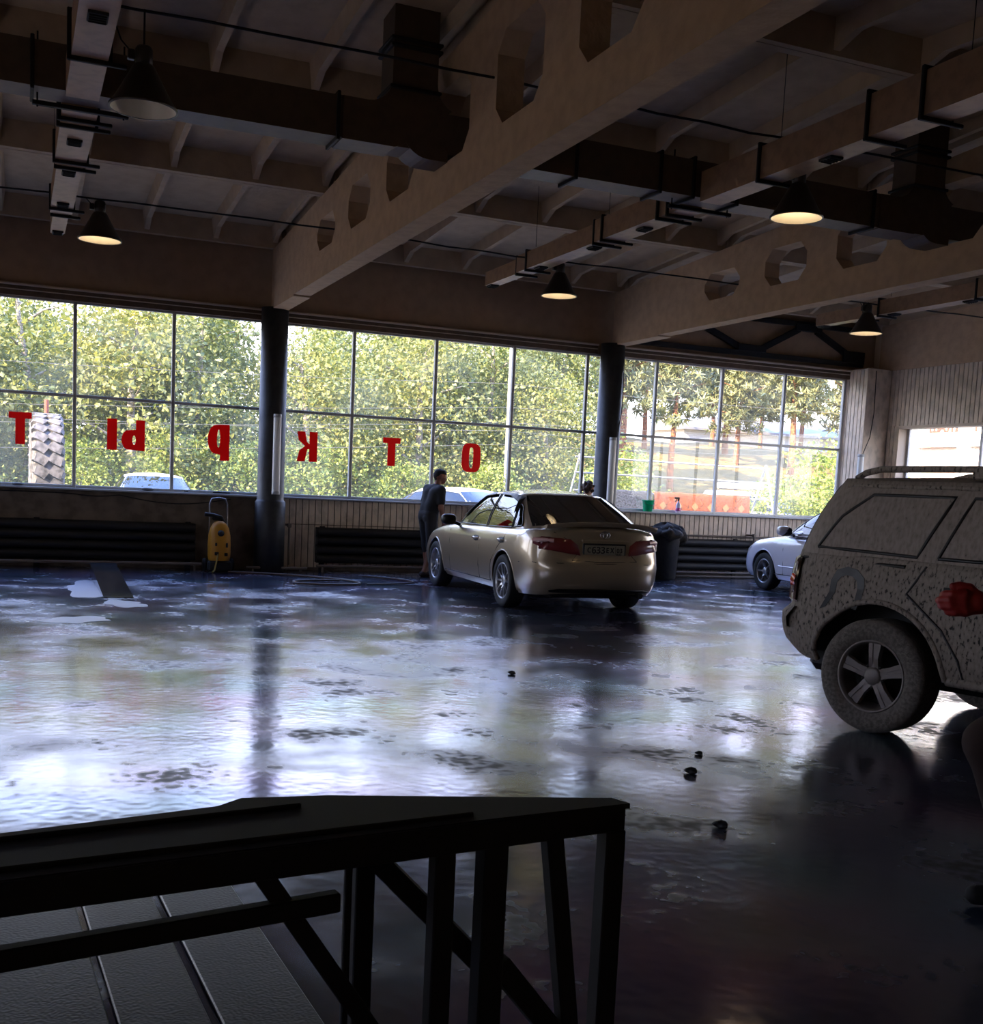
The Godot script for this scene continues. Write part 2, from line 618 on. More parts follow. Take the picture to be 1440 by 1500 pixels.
func ceiling() -> void:
	var root := Node3D.new()
	root.name = "ceiling"
	root.set_meta("kind", "structure")
	add_child(root, true)
	var xs := [-8.1, -2.17, 3.73, 9.65, 15.56]
	for b in 4:
		var wx: float = xs[b + 1] - xs[b] - 0.02
		for row in 6:
			var z0 := 0.3 + 3.0 * row
			var z1 := z0 + 3.0
			var y0 := roof_y(z0)
			var y1 := roof_y(z1)
			var L := Vector2(z1 - z0, y1 - y0).length() - 0.012
			var bs := Basis(Vector3.RIGHT, Vector3(0, z1 - z0, y0 - y1).normalized(), Vector3(0, y1 - y0, z1 - z0).normalized())
			var xf := Transform3D(bs, Vector3(xs[b] + 0.01, (y0 + y1) / 2, (z0 + z1) / 2))
			var st := S()
			var put_box := func(lo: Vector3, hi: Vector3): box(st, xf * ((lo + hi) * 0.5), hi - lo, bs)
			put_box.call(Vector3(0, 0.30, -L / 2), Vector3(wx, 0.36, L / 2))
			# edge ribs, thinner at the bottom
			for sg in [-1.0, 1.0]:
				var pr := P2([0, 0, 0.085, 0, 0.12, 0.31, 0, 0.31])
				var e := Transform3D(bs * Basis(Vector3(0, 0, -sg), Vector3.UP, Vector3(sg, 0, 0)), xf * Vector3(0.0 if sg > 0 else wx, 0, sg * L / 2))
				prism(st, pr, wx, e)
			for k in 7:
				var cx := wx * k / 6.0
				cx = clampf(cx, 0.1, wx - 0.1)
				var deep := 0.13 if k in [0, 6] else 0.17
				# cross rib, deeper and narrower towards its ends
				var rings := []
				for t in [-1.0, -0.9, -0.8, 0.8, 0.9, 1.0]:
					var d: float = 0.31 - deep - (0.10 * clampf((absf(t) - 0.8) / 0.2, 0, 1))
					var zz: float = t * (L / 2 - 0.09)
					rings.append(PackedVector3Array([xf * Vector3(cx + 0.035, d, zz), xf * Vector3(cx - 0.035, d, zz), xf * Vector3(cx - 0.07, 0.31, zz), xf * Vector3(cx + 0.07, 0.31, zz)]))
				for q in rings.size() - 1:
					for i in 3:
						quad(st, rings[q][i], rings[q + 1][i], rings[q + 1][i + 1], rings[q][i + 1])
					quad(st, rings[q][0], rings[q][3], rings[q + 1][3], rings[q + 1][0])
			obj("roof_slab", st, M.slab, root)
	var st := S()
	for sg in [0, 1]:
		var za := -0.3 if sg == 0 else 9.3
		var zb := 9.3 if sg == 0 else 18.95
		var ya := roof_y(za) + 0.37
		var yb := roof_y(zb) + 0.37
		var p: Array[Vector3] = [Vector3(-8.6, ya, za), Vector3(15.9, ya, za), Vector3(15.9, yb, zb), Vector3(-8.6, yb, zb)]
		quad(st, p[0], p[1], p[2], p[3])
		var u := Vector3.UP * 0.12
		quad(st, p[3] + u, p[2] + u, p[1] + u, p[0] + u)
		for k in 4:
			quad(st, p[k], p[(k + 1) % 4], p[(k + 1) % 4] + u, p[k] + u)
	struct("ceiling_deck", st, M.slab)

func braces() -> void:
	var t := thing("wall_truss", "dark steel zigzag truss against the wall above the right-hand windows", "truss", Vector3.ZERO)
	var z := 0.13
	var seg := [[9.8, 4.14, 15.1, 4.14, "bottom_chord"], [9.8, 4.78, 15.1, 4.78, "top_chord"], [11.0, 4.72, 12.25, 4.24, "diagonal"], [12.75, 4.26, 13.55, 4.68, "diagonal"], [13.95, 4.68, 14.7, 4.32, "diagonal"], [10.9, 4.7, 10.0, 4.26, "diagonal"]]
	for s in seg:
		var st := S()
		bar(st, Vector3(s[0], s[1], z), Vector3(s[2], s[3], z), 0.07, 0.11 if s[4] == "diagonal" else 0.09)
		obj(s[4], st, M.iron, t)
	for g in [[12.5, 4.24, 0.62, 0.12], [13.75, 4.72, 0.6, 0.14], [14.85, 4.27, 0.5, 0.22], [10.95, 4.72, 0.4, 0.12]]:
		var st := S()
		bbox(st, Vector3(g[0], g[1], z + 0.03), Vector3(g[2], g[3], 0.05))
		obj("gusset_plate", st, M.iron, t)

# ---------------------------------------------------------------- the wet floor
func floor_slab() -> void:
	var N := 1024
	var X0 := -2.0
	var Z0 := 0.5
	var W := 18.0
	var nz := func(sd: int, f: float, oc: int) -> PackedByteArray:
		var q := FastNoiseLite.new()
		q.seed = sd
		q.noise_type = FastNoiseLite.TYPE_SIMPLEX_SMOOTH
		q.frequency = f
		q.fractal_octaves = oc
		var im := q.get_image(N, N, false, false, true)
		im.convert(Image.FORMAT_L8)
		return im.get_data()
	var big: PackedByteArray = nz.call(5, 0.006, 4)
	var mid: PackedByteArray = nz.call(9, 0.02, 4)
	var tiny: PackedByteArray = nz.call(13, 0.22, 2)
	var film: PackedByteArray = nz.call(21, 0.011, 2)
	var film2: PackedByteArray = nz.call(33, 0.016, 2)
	var col := PackedByteArray()
	col.resize(N * N * 3)
	var orm := PackedByteArray()
	orm.resize(N * N * 3)
	var hgt := PackedByteArray()
	hgt.resize(N * N)
	for j in N:
		for i in N:
			var k := j * N + i
			var b := big[k] / 255.0
			var m := mid[k] / 255.0
			var t := tiny[k] / 255.0
			var f := film[k] / 255.0
			var g := film2[k] / 255.0
			var dry := smoothstep(0.44, 0.86, b * 0.55 + m * 0.45)
			var grit := smoothstep(0.62, 0.8, m * 0.62 + t * 0.38)
			var oil := (0.35 + 0.65 * smoothstep(0.3, 0.7, 1.0 - b)) * (1.0 - 0.7 * grit)
			var base := lerpf(0.46, 0.40, dry) * (0.85 + 0.3 * m) * (1.0 - 0.6 * grit)
			var cr := base * (0.93 + 0.55 * (f - 0.5) * oil)
			var cg := base * (0.96 + 0.36 * (g - 0.5) * oil)
			var cb := base * (1.07 + 0.09 * oil)
			col[k * 3] = clampi(int(cr * 255), 0, 255)
			col[k * 3 + 1] = clampi(int(cg * 255), 0, 255)
			col[k * 3 + 2] = clampi(int(cb * 255), 0, 255)
			orm[k * 3] = 255
			orm[k * 3 + 1] = clampi(int((0.13 + 0.16 * dry + 0.25 * grit + 0.06 * m) * 255), 0, 255)
			orm[k * 3 + 2] = clampi(int((0.55 + 0.3 * oil) * (1.0 - 0.8 * grit) * 255), 0, 255)
			hgt[k] = clampi(int((0.5 + 0.25 * (m - 0.5) + 0.35 * (t - 0.5) * (0.3 + grit)) * 255), 0, 255)
	var mat := mk(Color.WHITE, 1.0, 0.0, 0.85)
	var tx := func(d: PackedByteArray, fm: int) -> ImageTexture: return ImageTexture.create_from_image(Image.create_from_data(N, N, false, fm, d))
	mat.albedo_texture = tx.call(col, Image.FORMAT_RGB8)
	mat.roughness_texture = tx.call(orm, Image.FORMAT_RGB8)
	mat.roughness_texture_channel = BaseMaterial3D.TEXTURE_CHANNEL_GREEN
	mat.metallic = 1.0
	mat.metallic_texture = mat.roughness_texture
	mat.metallic_texture_channel = BaseMaterial3D.TEXTURE_CHANNEL_BLUE
	relief(mat, tx.call(hgt, Image.FORMAT_L8), 0.8)
	M.floor = mat
	var st := S()
	var lo := Vector3(-8.3, 0, -0.1)
	var hi := Vector3(15.6, 0, 18.9)
	var p: Array[Vector3] = [Vector3(lo.x, 0, hi.z), hi, Vector3(hi.x, 0, lo.z), lo]
	for q in [0, 2, 1, 0, 3, 2]:
		st.set_smooth_group(-1)
		st.set_uv(Vector2((p[q].x - X0) / W, (p[q].z - Z0) / W))
		st.add_vertex(p[q])
	box(st, Vector3((lo.x + hi.x) / 2, -0.16, (lo.z + hi.z) / 2), Vector3(hi.x - lo.x, 0.3, hi.z - lo.z))
	struct("floor", st, mat)

func _ready() -> void:
	rng.seed = 11
	materials()
	look()
	hall()
	outdoors()
	fittings()
	props()
	vehicles()
	people()

# ---------------------------------------------------------------- outdoors
func gy(x: float, z: float) -> float:
	var t := clampf((-z - 10.0 - 0.12 * maxf(0.0, 16.0 - x)) / 30.0, 0.0, 1.0)
	var u := clampf((x - 6.0) / 12.0, 0.15, 1.0)
	return 4.6 * t * t * (3 - 2 * t) * u + (0.12 * sin(x * 0.7) + 0.1 * sin(z * 0.9 + x * 0.3)) * t - 0.02

func outdoors() -> void:
	var grass_tex := noise_tex("drygrass", 0.02, 5, [0.2, Color(0.27, 0.22, 0.08), 0.5, Color(0.46, 0.36, 0.14), 0.8, Color(0.54, 0.43, 0.20)])
	M.hill = relief(tripl(mk(Color.WHITE, 0.95), grass_tex, Vector3(0.16, 0.16, 0.16)), M.fine, 4.0)
	M.yard = tripl(mk(Color(0.42, 0.40, 0.37), 0.9), ntex["speck"], Vector3(0.3, 0.3, 0.3))
	var st := S()
	var n := 46
	for i in n:
		for j in 30:
			var q: Array[Vector3] = []
			for c in [[0, 0], [0, 1], [1, 1], [1, 0]]:
				var x: float = -40.0 + 120.0 * (i + c[0]) / n
				var z: float = -9.0 - 76.0 * (j + c[1]) / 30.0
				q.append(Vector3(x, gy(x, z), z))
			quad(st, q[0], q[3], q[2], q[1], 0)
	struct("ground_hillside", st, M.hill)
	st = S()
	quad(st, Vector3(-40, -0.03, -0.2), Vector3(80, -0.03, -0.2), Vector3(80, -0.03, -9.3), Vector3(-40, -0.03, -9.3))
	quad(st, Vector3(15.7, -0.03, 40), Vector3(80, -0.03, 40), Vector3(80, -0.03, -0.2), Vector3(15.7, -0.03, -0.2))
	struct("ground_yard", st, M.yard)
	trees()
	street()

func leaf_mesh(w: float, l: float) -> ArrayMesh:
	var st := S()
	var a := Vector3(0, 0, 0)
	var b := Vector3(w * 0.5, w * 0.12, l * 0.45)
	var c := Vector3(0, -w * 0.1, l)
	var d := Vector3(-w * 0.5, w * 0.12, l * 0.45)
	tri(st, a, c, b)
	tri(st, a, d, c)
	st.generate_normals()
	return st.commit()

func tuft_mesh() -> ArrayMesh:
	var st := S()
	for k in 5:
		var t := TAU * k / 5.0
		var d := Vector3(cos(t) * 0.75, 0.55, sin(t) * 0.75).normalized() * 0.26
		var s := Vector3(-sin(t), 0.2, cos(t)) * 0.035
		tri(st, -s, s, d + s * 0.3)
		tri(st, -s, d + s * 0.3, d - s * 0.3)
	st.generate_normals()
	return st.commit()

func scatter(pts: Array, mesh: Mesh, dark: Color, light: Color, smin: float, smax: float) -> MultiMesh:
	var m := MultiMesh.new()
	m.transform_format = MultiMesh.TRANSFORM_3D
	m.use_colors = true
	m.mesh = mesh
	m.instance_count = pts.size()
	for i in pts.size():
		var b := Basis(Vector3(rng.randfn(), rng.randfn(), rng.randfn()).normalized(), rng.randf() * TAU) * rng.randf_range(smin, smax)
		m.set_instance_transform(i, Transform3D(b, pts[i]))
		m.set_instance_color(i, dark.lerp(light, rng.randf()))
	return m

# leaf places in clumps inside an egg-shaped crown of height h and width w
func crown(n: int, y0: float, h: float, w: float, clumps: int, spread: float) -> Array:
	var cs := []
	while cs.size() < clumps:
		var p := Vector3(rng.randf_range(-1, 1), rng.randf_range(-1, 1), rng.randf_range(-1, 1))
		if p.length() > 1.0 or p.length() < 0.35:
			continue
		var wide := 1.0 - 0.35 * maxf(p.y, 0.0)
		cs.append(Vector3(p.x * w * 0.5 * wide, y0 + h * (0.5 + 0.5 * p.y), p.z * w * 0.5 * wide))
	var out := []
	for i in n:
		var c: Vector3 = cs[rng.randi() % cs.size()]
		out.append(c + Vector3(rng.randfn(0, spread), rng.randfn(0, spread * 0.8), rng.randfn(0, spread)))
	return out

func trunk(h: float, r: float, lean: float, limbs: int, y0: float, spread: float) -> ArrayMesh:
	var st := S()
	var pts := []
	for k in 9:
		var t := k / 8.0
		pts.append(Vector3(lean * t * t + 0.06 * sin(t * 7.0), h * t - 0.3, 0.05 * sin(t * 9.0)))
	tube(st, pts, r, 8, r * 0.25)
	for i in limbs:
		var t := lerpf(y0, 0.95, (i + 0.5) / limbs)
		var p := Vector3(lean * t * t, h * t, 0)
		var a := i * 2.4
		var l := spread * (1.1 - t * 0.6)
		var q := p + Vector3(cos(a) * l, l * 0.45, sin(a) * l)
		tube(st, [p, p.lerp(q, 0.5) + Vector3.UP * 0.1, q], r * 0.3, 5, r * 0.08)
	st.generate_normals()
	return st.commit()

func trees() -> void:
	var leafm := mk(Color.WHITE, 0.55)
	leafm.vertex_color_use_as_albedo = true
	leafm.backlight_enabled = true
	leafm.backlight = Color(0.85, 0.85, 0.6)
	var needle := leafm.duplicate()
	needle.backlight = Color(0.35, 0.35, 0.25)
	var birchbark := tripl(mk(Color(0.72, 0.66, 0.58), 0.8), noise_tex("bark", 0.03, 4, [0.3, grey(0.35), 0.5, grey(0.9), 0.8, grey(1.0)]), Vector3(0.8, 2.5, 0.8))
	var pinebark := tripl(mk(Color(0.66, 0.42, 0.27), 0.85), ntex["bark"], Vector3(1.2, 0.5, 1.2))
	var lm := leaf_mesh(0.085, 0.115)
	var tm := tuft_mesh()
	# three kinds of broadleaf tree, two kinds of pine, one shrub
	var kinds := []
	for k in 3:
		var h: float = [5.6, 6.2, 5.2][k]
		kinds.append({
			"trunk": trunk(h, 0.16, [0.4, -0.5, 0.2][k], 9, 0.25, 1.7), "bark": birchbark,
			"leaves": scatter(crown([11000, 12000, 10000][k], 0.3, h, [4.6, 4.2, 4.8][k], [60, 70, 48][k], 0.42), lm, [Color(0.10, 0.13, 0.03), Color(0.08, 0.11, 0.03), Color(0.13, 0.16, 0.04)][k], [Color(0.36, 0.34, 0.10), Color(0.27, 0.28, 0.09), Color(0.42, 0.38, 0.12)][k], 0.7, 1.5), "m": leafm})
	for k in 2:
		var h: float = [8.6, 7.6][k]
		var pts := []
		for i in 60:
			var t := lerpf([0.34, 0.22][k], 1.0, pow(i / 59.0, 0.9))
			var a := i * 2.4
			var l := rng.randf_range(0.9, 2.3) * (1.15 - t * 0.75)
			for j in 26:
				var s := rng.randf_range(0.35, 1.0)
				pts.append(Vector3(cos(a) * l * s + rng.randfn(0, 0.17), h * t + l * 0.25 * s + rng.randfn(0, 0.1), sin(a) * l * s + rng.randfn(0, 0.17)))
		kinds.append({"trunk": trunk(h, 0.17, [0.3, -0.4][k], 16, [0.42, 0.3][k], 1.6), "bark": pinebark, "leaves": scatter(pts, tm, Color(0.09, 0.11, 0.04), Color(0.30, 0.28, 0.11), 0.8, 1.6), "m": needle})
	kinds.append({"trunk": trunk(1.6, 0.05, 0.1, 7, 0.1, 0.7), "bark": birchbark, "leaves": scatter(crown(3800, 0.05, 2.3, 2.6, 40, 0.22), lm, Color(0.16, 0.22, 0.04), Color(0.44, 0.46, 0.11), 0.6, 1.1), "m": leafm})
	var place := func(kind: int, x: float, z: float, s: float, turn: float, called: String, label: String, cat: String, group: String):
		var t := thing(called, label, cat, Vector3(x, gy(x, z) if z < -9 else -0.03, z), turn, group)
		t.scale = Vector3.ONE * s
		put("trunk", kinds[kind].trunk, kinds[kind].bark, t)
		var f := MultiMeshInstance3D.new()
		f.name = "foliage"
		f.multimesh = kinds[kind].leaves
		f.material_override = kinds[kind].m
		f.set_meta("kind", "stuff")
		t.add_child(f, true)
	# near row of broadleaf trees behind the left and middle windows: [kind, x, z, scale, where it stands]
	var front := [[0, -5.5, -12.5, 1.0, "standing out of the frame left of the giant tyre"], [2, -2.2, -11.5, 1.05, "at the very left edge behind the giant tyre"], [0, 0.4, -13.0, 1.06, "directly behind the giant tyre"], [2, 2.6, -11.6, 1.06, "behind the parked white car in the left window"], [1, 4.6, -13.6, 1.02, "showing on both sides of the left column"], [2, 7.2, -12.2, 0.92, "behind the red T right of the left column"], [2, 10.6, -13.0, 1.05, "behind the red O sticker"], [1, 13.2, -13.6, 1.0, "just right of the utility pole"], [2, 14.4, -12.4, 0.85, "last of the row, left of the column by the bucket"], [1, 9.0, -16.5, 0.9, "set back behind the standing man"]]
	for i in front.size():
		var f: Array = front[i]
		place.call(f[0], f[1], f[2], f[3], i * 1.9, "broadleaf_tree", "sunlit leafy tree " + f[4], "tree", "broadleaf trees beyond the yard")
	var nth := ["leftmost", "second", "third", "fourth", "fifth", "sixth", "seventh", "eighth", "ninth", "tenth", "eleventh", "twelfth", "thirteenth", "fourteenth", "fifteenth", "sixteenth", "seventeenth", "eighteenth", "nineteenth", "twentieth", "twenty-first", "twenty-second", "twenty-third", "twenty-fourth", "twenty-fifth", "twenty-sixth", "twenty-seventh", "twenty-eighth", "twenty-ninth", "thirtieth"]
	for i in 13:
		var x := -7.0 + 2.15 * i + rng.randf_range(-0.3, 0.3)
		var z := -18.5 - rng.randf_range(0, 4.0)
		if i in [6]:
			z -= 6.0
		place.call([1, 0, 1][i % 3], x, z, rng.randf_range(0.95, 1.15) * (1.06 if i < 7 else 1.0), i * 1.3, "broadleaf_tree", "darker broadleaf tree set back in the second row, %s from the left" % nth[i], "tree", "broadleaf trees of the second row")
	# pines on the slope behind the right-hand windows
	var spots := []
	for i in 30:
		var x := 14.0 + 1.45 * i + rng.randf_range(-0.7, 0.7)
		var z := -22.0 - 4.5 * (i % 4) - rng.randf_range(0, 4.0)
		spots.append([3 + i % 2, x, z, rng.randf_range(0.85, 1.15), i * 2.1])
	spots.sort_custom(func(a, b): return a[1] / (18.0 - a[2]) < b[1] / (18.0 - b[2]))
	for i in 30:
		var q: Array = spots[i]
		place.call(q[0], q[1], q[2], q[3], q[4], "pine_tree", "tall pine with a reddish trunk on the dry slope, %s from the left" % nth[i], "tree", "pines on the dry slope")
	for i in 16:
		var x := -8.0 + 5.0 * i + rng.randf_range(-1, 1)
		var z := -47.0 - rng.randf_range(0, 6.0)
		place.call(3 + i % 2, x, z, rng.randf_range(1.0, 1.25), i * 1.7, "pine_tree", "distant pine in the belt at the top of the slope, %s from the left" % nth[i], "tree", "distant pines")
	for b in [[16.2, -11.0, 1.15, "yellow-green bush in front of the pines left of the right column"], [14.6, -10.4, 0.9, "low bright bush at the foot of the white utility pole"], [18.6, -4.6, 1.25, "tall bright green bush beside the end of the right-hand window"], [20.4, -5.6, 1.1, "bright green bush behind the tall bush at the end of the window"], [17.6, -5.4, 0.85, "low green bush beside the white off-roader"]]:
		place.call(5, b[0], b[1], b[2], b[0], "bush", b[3], "bush", "")
	for b in [[-1.5, 1.0, "at the left edge of the view"], [1.4, 0.9, "between the giant tyre and the parked white car"], [3.4, 1.0, "just right of the parked white car"], [5.2, 0.95, "behind the left column"], [7.0, 1.0, "under the red letter K"], [9.2, 0.85, "left of the standing man's head"], [11.9, 0.9, "at the foot of the utility pole"]]:
		place.call(5, b[0], -9.9 - 0.3 * b[1], b[1], b[0], "bush", "green undergrowth bush " + b[2], "bush", "undergrowth along the yard")

func street() -> void:
	# giant earthmover tyre set upright in the yard
	var t := thing("giant_tyre", "giant pale earthmover tyre standing upright outside the left window", "tyre", Vector3(0.53, 1.2, -4.5))
	var st := S()
	var prof := [Vector2(0.70, -0.22), Vector2(0.80, -0.25), Vector2(1.05, -0.265), Vector2(1.16, -0.24), Vector2(1.175, -0.2), Vector2(1.18, 0.0), Vector2(1.175, 0.2), Vector2(1.16, 0.24), Vector2(1.05, 0.265), Vector2(0.80, 0.25), Vector2(0.70, 0.22), Vector2(0.66, 0.0), Vector2(0.70, -0.22)]
	var turn := Basis(Vector3.BACK, -PI / 2)
	var yaw := Basis(Vector3.UP, 0.02)
	lathe(st, prof, 64, Transform3D(yaw * turn, Vector3.ZERO))
	var tyre_m := tripl(mk(Color(0.50, 0.47, 0.45), 0.9), ntex["stain2"], Vector3(0.8, 0.8, 0.8))
	obj("carcass", st, tyre_m, t)
	for sg in [-1.0, 1.0]:
		st = S()
		for k in 34:
			var a := TAU * (k + (0.5 if sg > 0 else 0.0)) / 34
			var ring := []
			for s in 6:
				var u := s / 5.0
				var aa: float = a + sg * (0.15 * u - 0.06 * u * u)
				var rr := 1.225 if u < 0.95 else 1.17
				ring.append(yaw * Vector3(sg * lerpf(0.035, 0.262, u), cos(aa) * rr, sin(aa) * rr))
			for s in 5:
				var m: Vector3 = (ring[s] + ring[s + 1]) * 0.5
				var d: Vector3 = ring[s + 1] - ring[s]
				var out: Vector3 = (m - yaw * Vector3(1, 0, 0) * m.dot(yaw * Vector3(1, 0, 0))).normalized()
				var b := Basis(d.normalized(), out, d.normalized().cross(out))
				box(st, m - out * 0.04, Vector3(d.length() + 0.008, 0.08, 0.172), b)
		obj("tread_lug", st, tyre_m, t)
	st = S()
	tube(st, [Vector3(0.57, -0.03, -5.95), Vector3(0.57, 2.75, -5.95)], 0.045, 10)
	tag(obj("post", st, mk(Color(0.55, 0.30, 0.22), 0.7)), "thin rust-red post rising behind the giant tyre", "post")
	# utility pole and its wires
	var pole := thing("utility_pole", "white concrete utility pole behind the middle window", "pole", Vector3(11.93, 0, -9.6))
	st = S()
	lathe(st, [Vector2(0.0, -0.2), Vector2(0.075, -0.2), Vector2(0.06, 8.5), Vector2(0.0, 8.5)], 14)
	obj("shaft", st, mk(Color(0.66, 0.64, 0.60), 0.7), pole)
	st = S()
	for y in [7.9, 7.1]:
		bbox(st, Vector3(0, y, 0.1), Vector3(0.09, 0.09, 1.5))
	obj("crossarm", st, M.iron, pole)
	for w in [[3.0, 0.0, -0.012, "second lowest"], [3.3, 0.5, 0.02, "middle"], [3.7, -0.3, 0.0, "second highest"], [2.75, 0.3, 0.015, "lowest"], [4.2, 0.1, -0.02, "highest"]]:
		st = S()
		var pts := []
		for k in 25:
			var x := -7.0 + 32.0 * k / 24
			var u := (fposmod(x - 11.6, 23.0) / 23.0)
			pts.append(Vector3(x, w[0] + 0.045 * (x - 15.2) * (1.0 if w[2] >= 0 else 0.4) - 0.9 * u * (1 - u), -9.2 + 0.2 * w[1]))
		tube(st, pts, 0.006, 5)
		tag(obj("power_line", st, mk(Color(0.42, 0.40, 0.36), 0.8)), w[3] + " of the five thin power lines strung in front of the trees", "wire", "power lines outside")
	# carpet drying rack with carpets
	var r := thing("drying_rack", "white tubular carpet drying rack standing outside the right window", "rack", Vector3(0, 0, -3.6))
	var wm := mk(Color(0.60, 0.60, 0.60), 0.5)
	for y in [2.2, 1.87, 1.5]:
		st = S()
		tube(st, [Vector3(10.9, y, 0.0), Vector3(15.85, y - 0.02, 0.0)], 0.019, 8)
		obj("crossbar", st, wm, r)
	for x in [11.0, 15.75]:
		for s in [-1.0, 1.0]:
			st = S()
			tube(st, [Vector3(x - 0.02 * s, 2.26, 0.03 * s), Vector3(x + 0.22 * s, 0.0, 0.55 * s)], 0.024, 8)
			obj("leg", st, wm, r)
	carpet("patterned_carpet", 12.86, 15.35, Color(0.60, 0.27, 0.08), true, "orange carpet with pale lozenges hung on the drying rack")
	carpet("grey_carpet", 11.15, 12.8, Color(0.26, 0.26, 0.29), false, "dark grey carpet hung on the drying rack left of the orange one")
	# far buildings
	var b := thing("long_shed", "long white shed beyond the pines on the slope", "building", Vector3(43.0, 2.6, -41.0), 0.0)
	st = S()
	mm(st, Vector3(-6, 0, -4), Vector3(6, 2.9, 0))
	obj("wall", st, mk(Color(0.92, 0.91, 0.90), 0.8), b)
	st = S()
	prism(st, P2([-4.4, 2.9, 0.4, 2.9, 0.4, 3.05, -2.0, 3.9, -4.4, 3.05]), 12.6, Transform3D(Basis(Vector3(0, 0, 1), Vector3.UP, Vector3(-1, 0, 0)), Vector3(6.3, 0, 0)))
	obj("roof", st, mk(Color(0.62, 0.60, 0.60), 0.7), b)
	for k in 4:
		st = S()
		bbox(st, Vector3(-4.5 + 3.0 * k, 1.5, 0.03), Vector3(1.1, 1.0, 0.06))
		obj("window", st, mk(Color(0.55, 0.58, 0.62), 0.2), b)
	b = thing("small_house", "small whitewashed outbuilding among the pines left of the right column", "building", Vector3(27.8, 2.9, -40.0))
	st = S()
	mm(st, Vector3(-1.35, 0, -2), Vector3(1.35, 1.35, 0))
	obj("wall", st, mk(Color(0.88, 0.87, 0.90), 0.8), b)
	st = S()
	mm(st, Vector3(-1.45, 1.35, -2.1), Vector3(1.45, 1.42, 0.1))
	obj("roof", st, mk(Color(0.70, 0.68, 0.70), 0.8), b)
	shop()

func carpet(called: String, x0: float, x1: float, c: Color, lozenges: bool, label: String) -> void:
	var o := thing(called, label, "carpet", Vector3(0, 0, -3.6))
	var rings := []
	var n := 40
	for i in n + 1:
		var x := lerpf(x0, x1, float(i) / n)
		var ring := PackedVector3Array()
		for q in [[0.62, 0.10], [1.1, 0.05], [1.47, 0.04], [1.535, 0.022], [1.545, 0.0], [1.535, -0.022], [1.47, -0.04], [1.0, -0.05], [0.7, -0.10]]:
			ring.append(Vector3(x, q[0] + 0.006 * sin(x * 9.0), q[1] + 0.02 * sin(x * 5.0) * (1.54 - q[0])))
		for q in [[0.7, -0.09], [1.0, -0.04], [1.46, -0.03], [1.525, 0.0], [1.46, 0.03], [1.1, 0.04], [0.62, 0.09]]:
			ring.append(Vector3(x, q[0] + 0.006 * sin(x * 9.0), q[1] + 0.02 * sin(x * 5.0) * (1.54 - q[0])))
		rings.append(ring)
	var st := S()
	loft(st, rings, true, true, true)
	var tex := noise_tex("pile" + called, 0.03, 4, [0.25, c.darkened(0.5), 0.45, c, 0.6, c.lightened(0.15), 0.8, c.darkened(0.25)])
	obj("pile", st, tripl(mk(Color.WHITE, 0.95), tex, Vector3(1.1, 1.1, 1.1)), o)
	if lozenges:
		for k in 6:
			st = S()
			var cx := x0 + 0.22 + 0.41 * k
			for s in [[0.09, 0.006], [0.045, 0.008]]:
				prism(st, P2([-s[0], 0, 0, -s[0], s[0], 0, 0, s[0]]), s[1], Transform3D(Basis(), Vector3(cx, 1.25, 0.046 + 0.02 * sin(cx * 5.0) * 0.29)))
			obj("lozenge", st, mk(Color(0.66, 0.50, 0.32), 0.95), o)

func shop() -> void:
	var b := thing("shop_building", "sunlit white building with pilasters and a brown sign seen through the right-wall window", "building", Vector3(26, 0, 0))
	var white := mk(Color(0.95, 0.93, 0.90), 0.8)
	var st := S()
	mm(st, Vector3(0, 0, -12.4), Vector3(6, 5.6, 8))
	obj("wall", st, white, b)
	for z in [-12.1, -10.0, -7.9, -5.8, -3.7, -1.6]:
		st = S()
		bbox(st, Vector3(-0.06, 2.3, z), Vector3(0.2, 4.6, 0.5), 0.02)
		obj("pilaster", st, white, b)
		st = S()
		bbox(st, Vector3(-0.02, 1.9, z + 1.05), Vector3(0.06, 2.8, 1.4), 0.01)
		obj("panel", st, mk(Color(0.88, 0.74, 0.66), 0.8), b)
	st = S()
	bbox(st, Vector3(-0.12, 3.48, -2.2), Vector3(0.2, 0.3, 20.4), 0.02)
	obj("cornice", st, white, b)
	st = S()
	bbox(st, Vector3(-0.05, 3.92, -8.2), Vector3(0.08, 0.5, 4.4), 0.01)
	var sb := obj("signboard", st, mk(Color(0.93, 0.86, 0.80), 0.7), b)
	# the visible feet of the sign's brown letters
	var font := SystemFont.new()
	font.font_names = PackedStringArray(["Droid Sans"])
	font.font_weight = 700
	for k in [["Ш", -9.15], ["А", -8.83], ["Л", -8.52], ["І", -8.25], ["Т", -7.5]]:
		var tx := TextMesh.new()
		tx.text = k[0]
		tx.font = font
		tx.font_size = 64
		tx.pixel_size = 0.0072
		tx.depth = 0.03
		var o := put("sign_letter", tx, mk(Color(0.45, 0.28, 0.22), 0.6), sb)
		o.transform = Transform3D(Basis(Vector3.UP, -PI / 2), Vector3(-0.1, 3.93, k[1]))

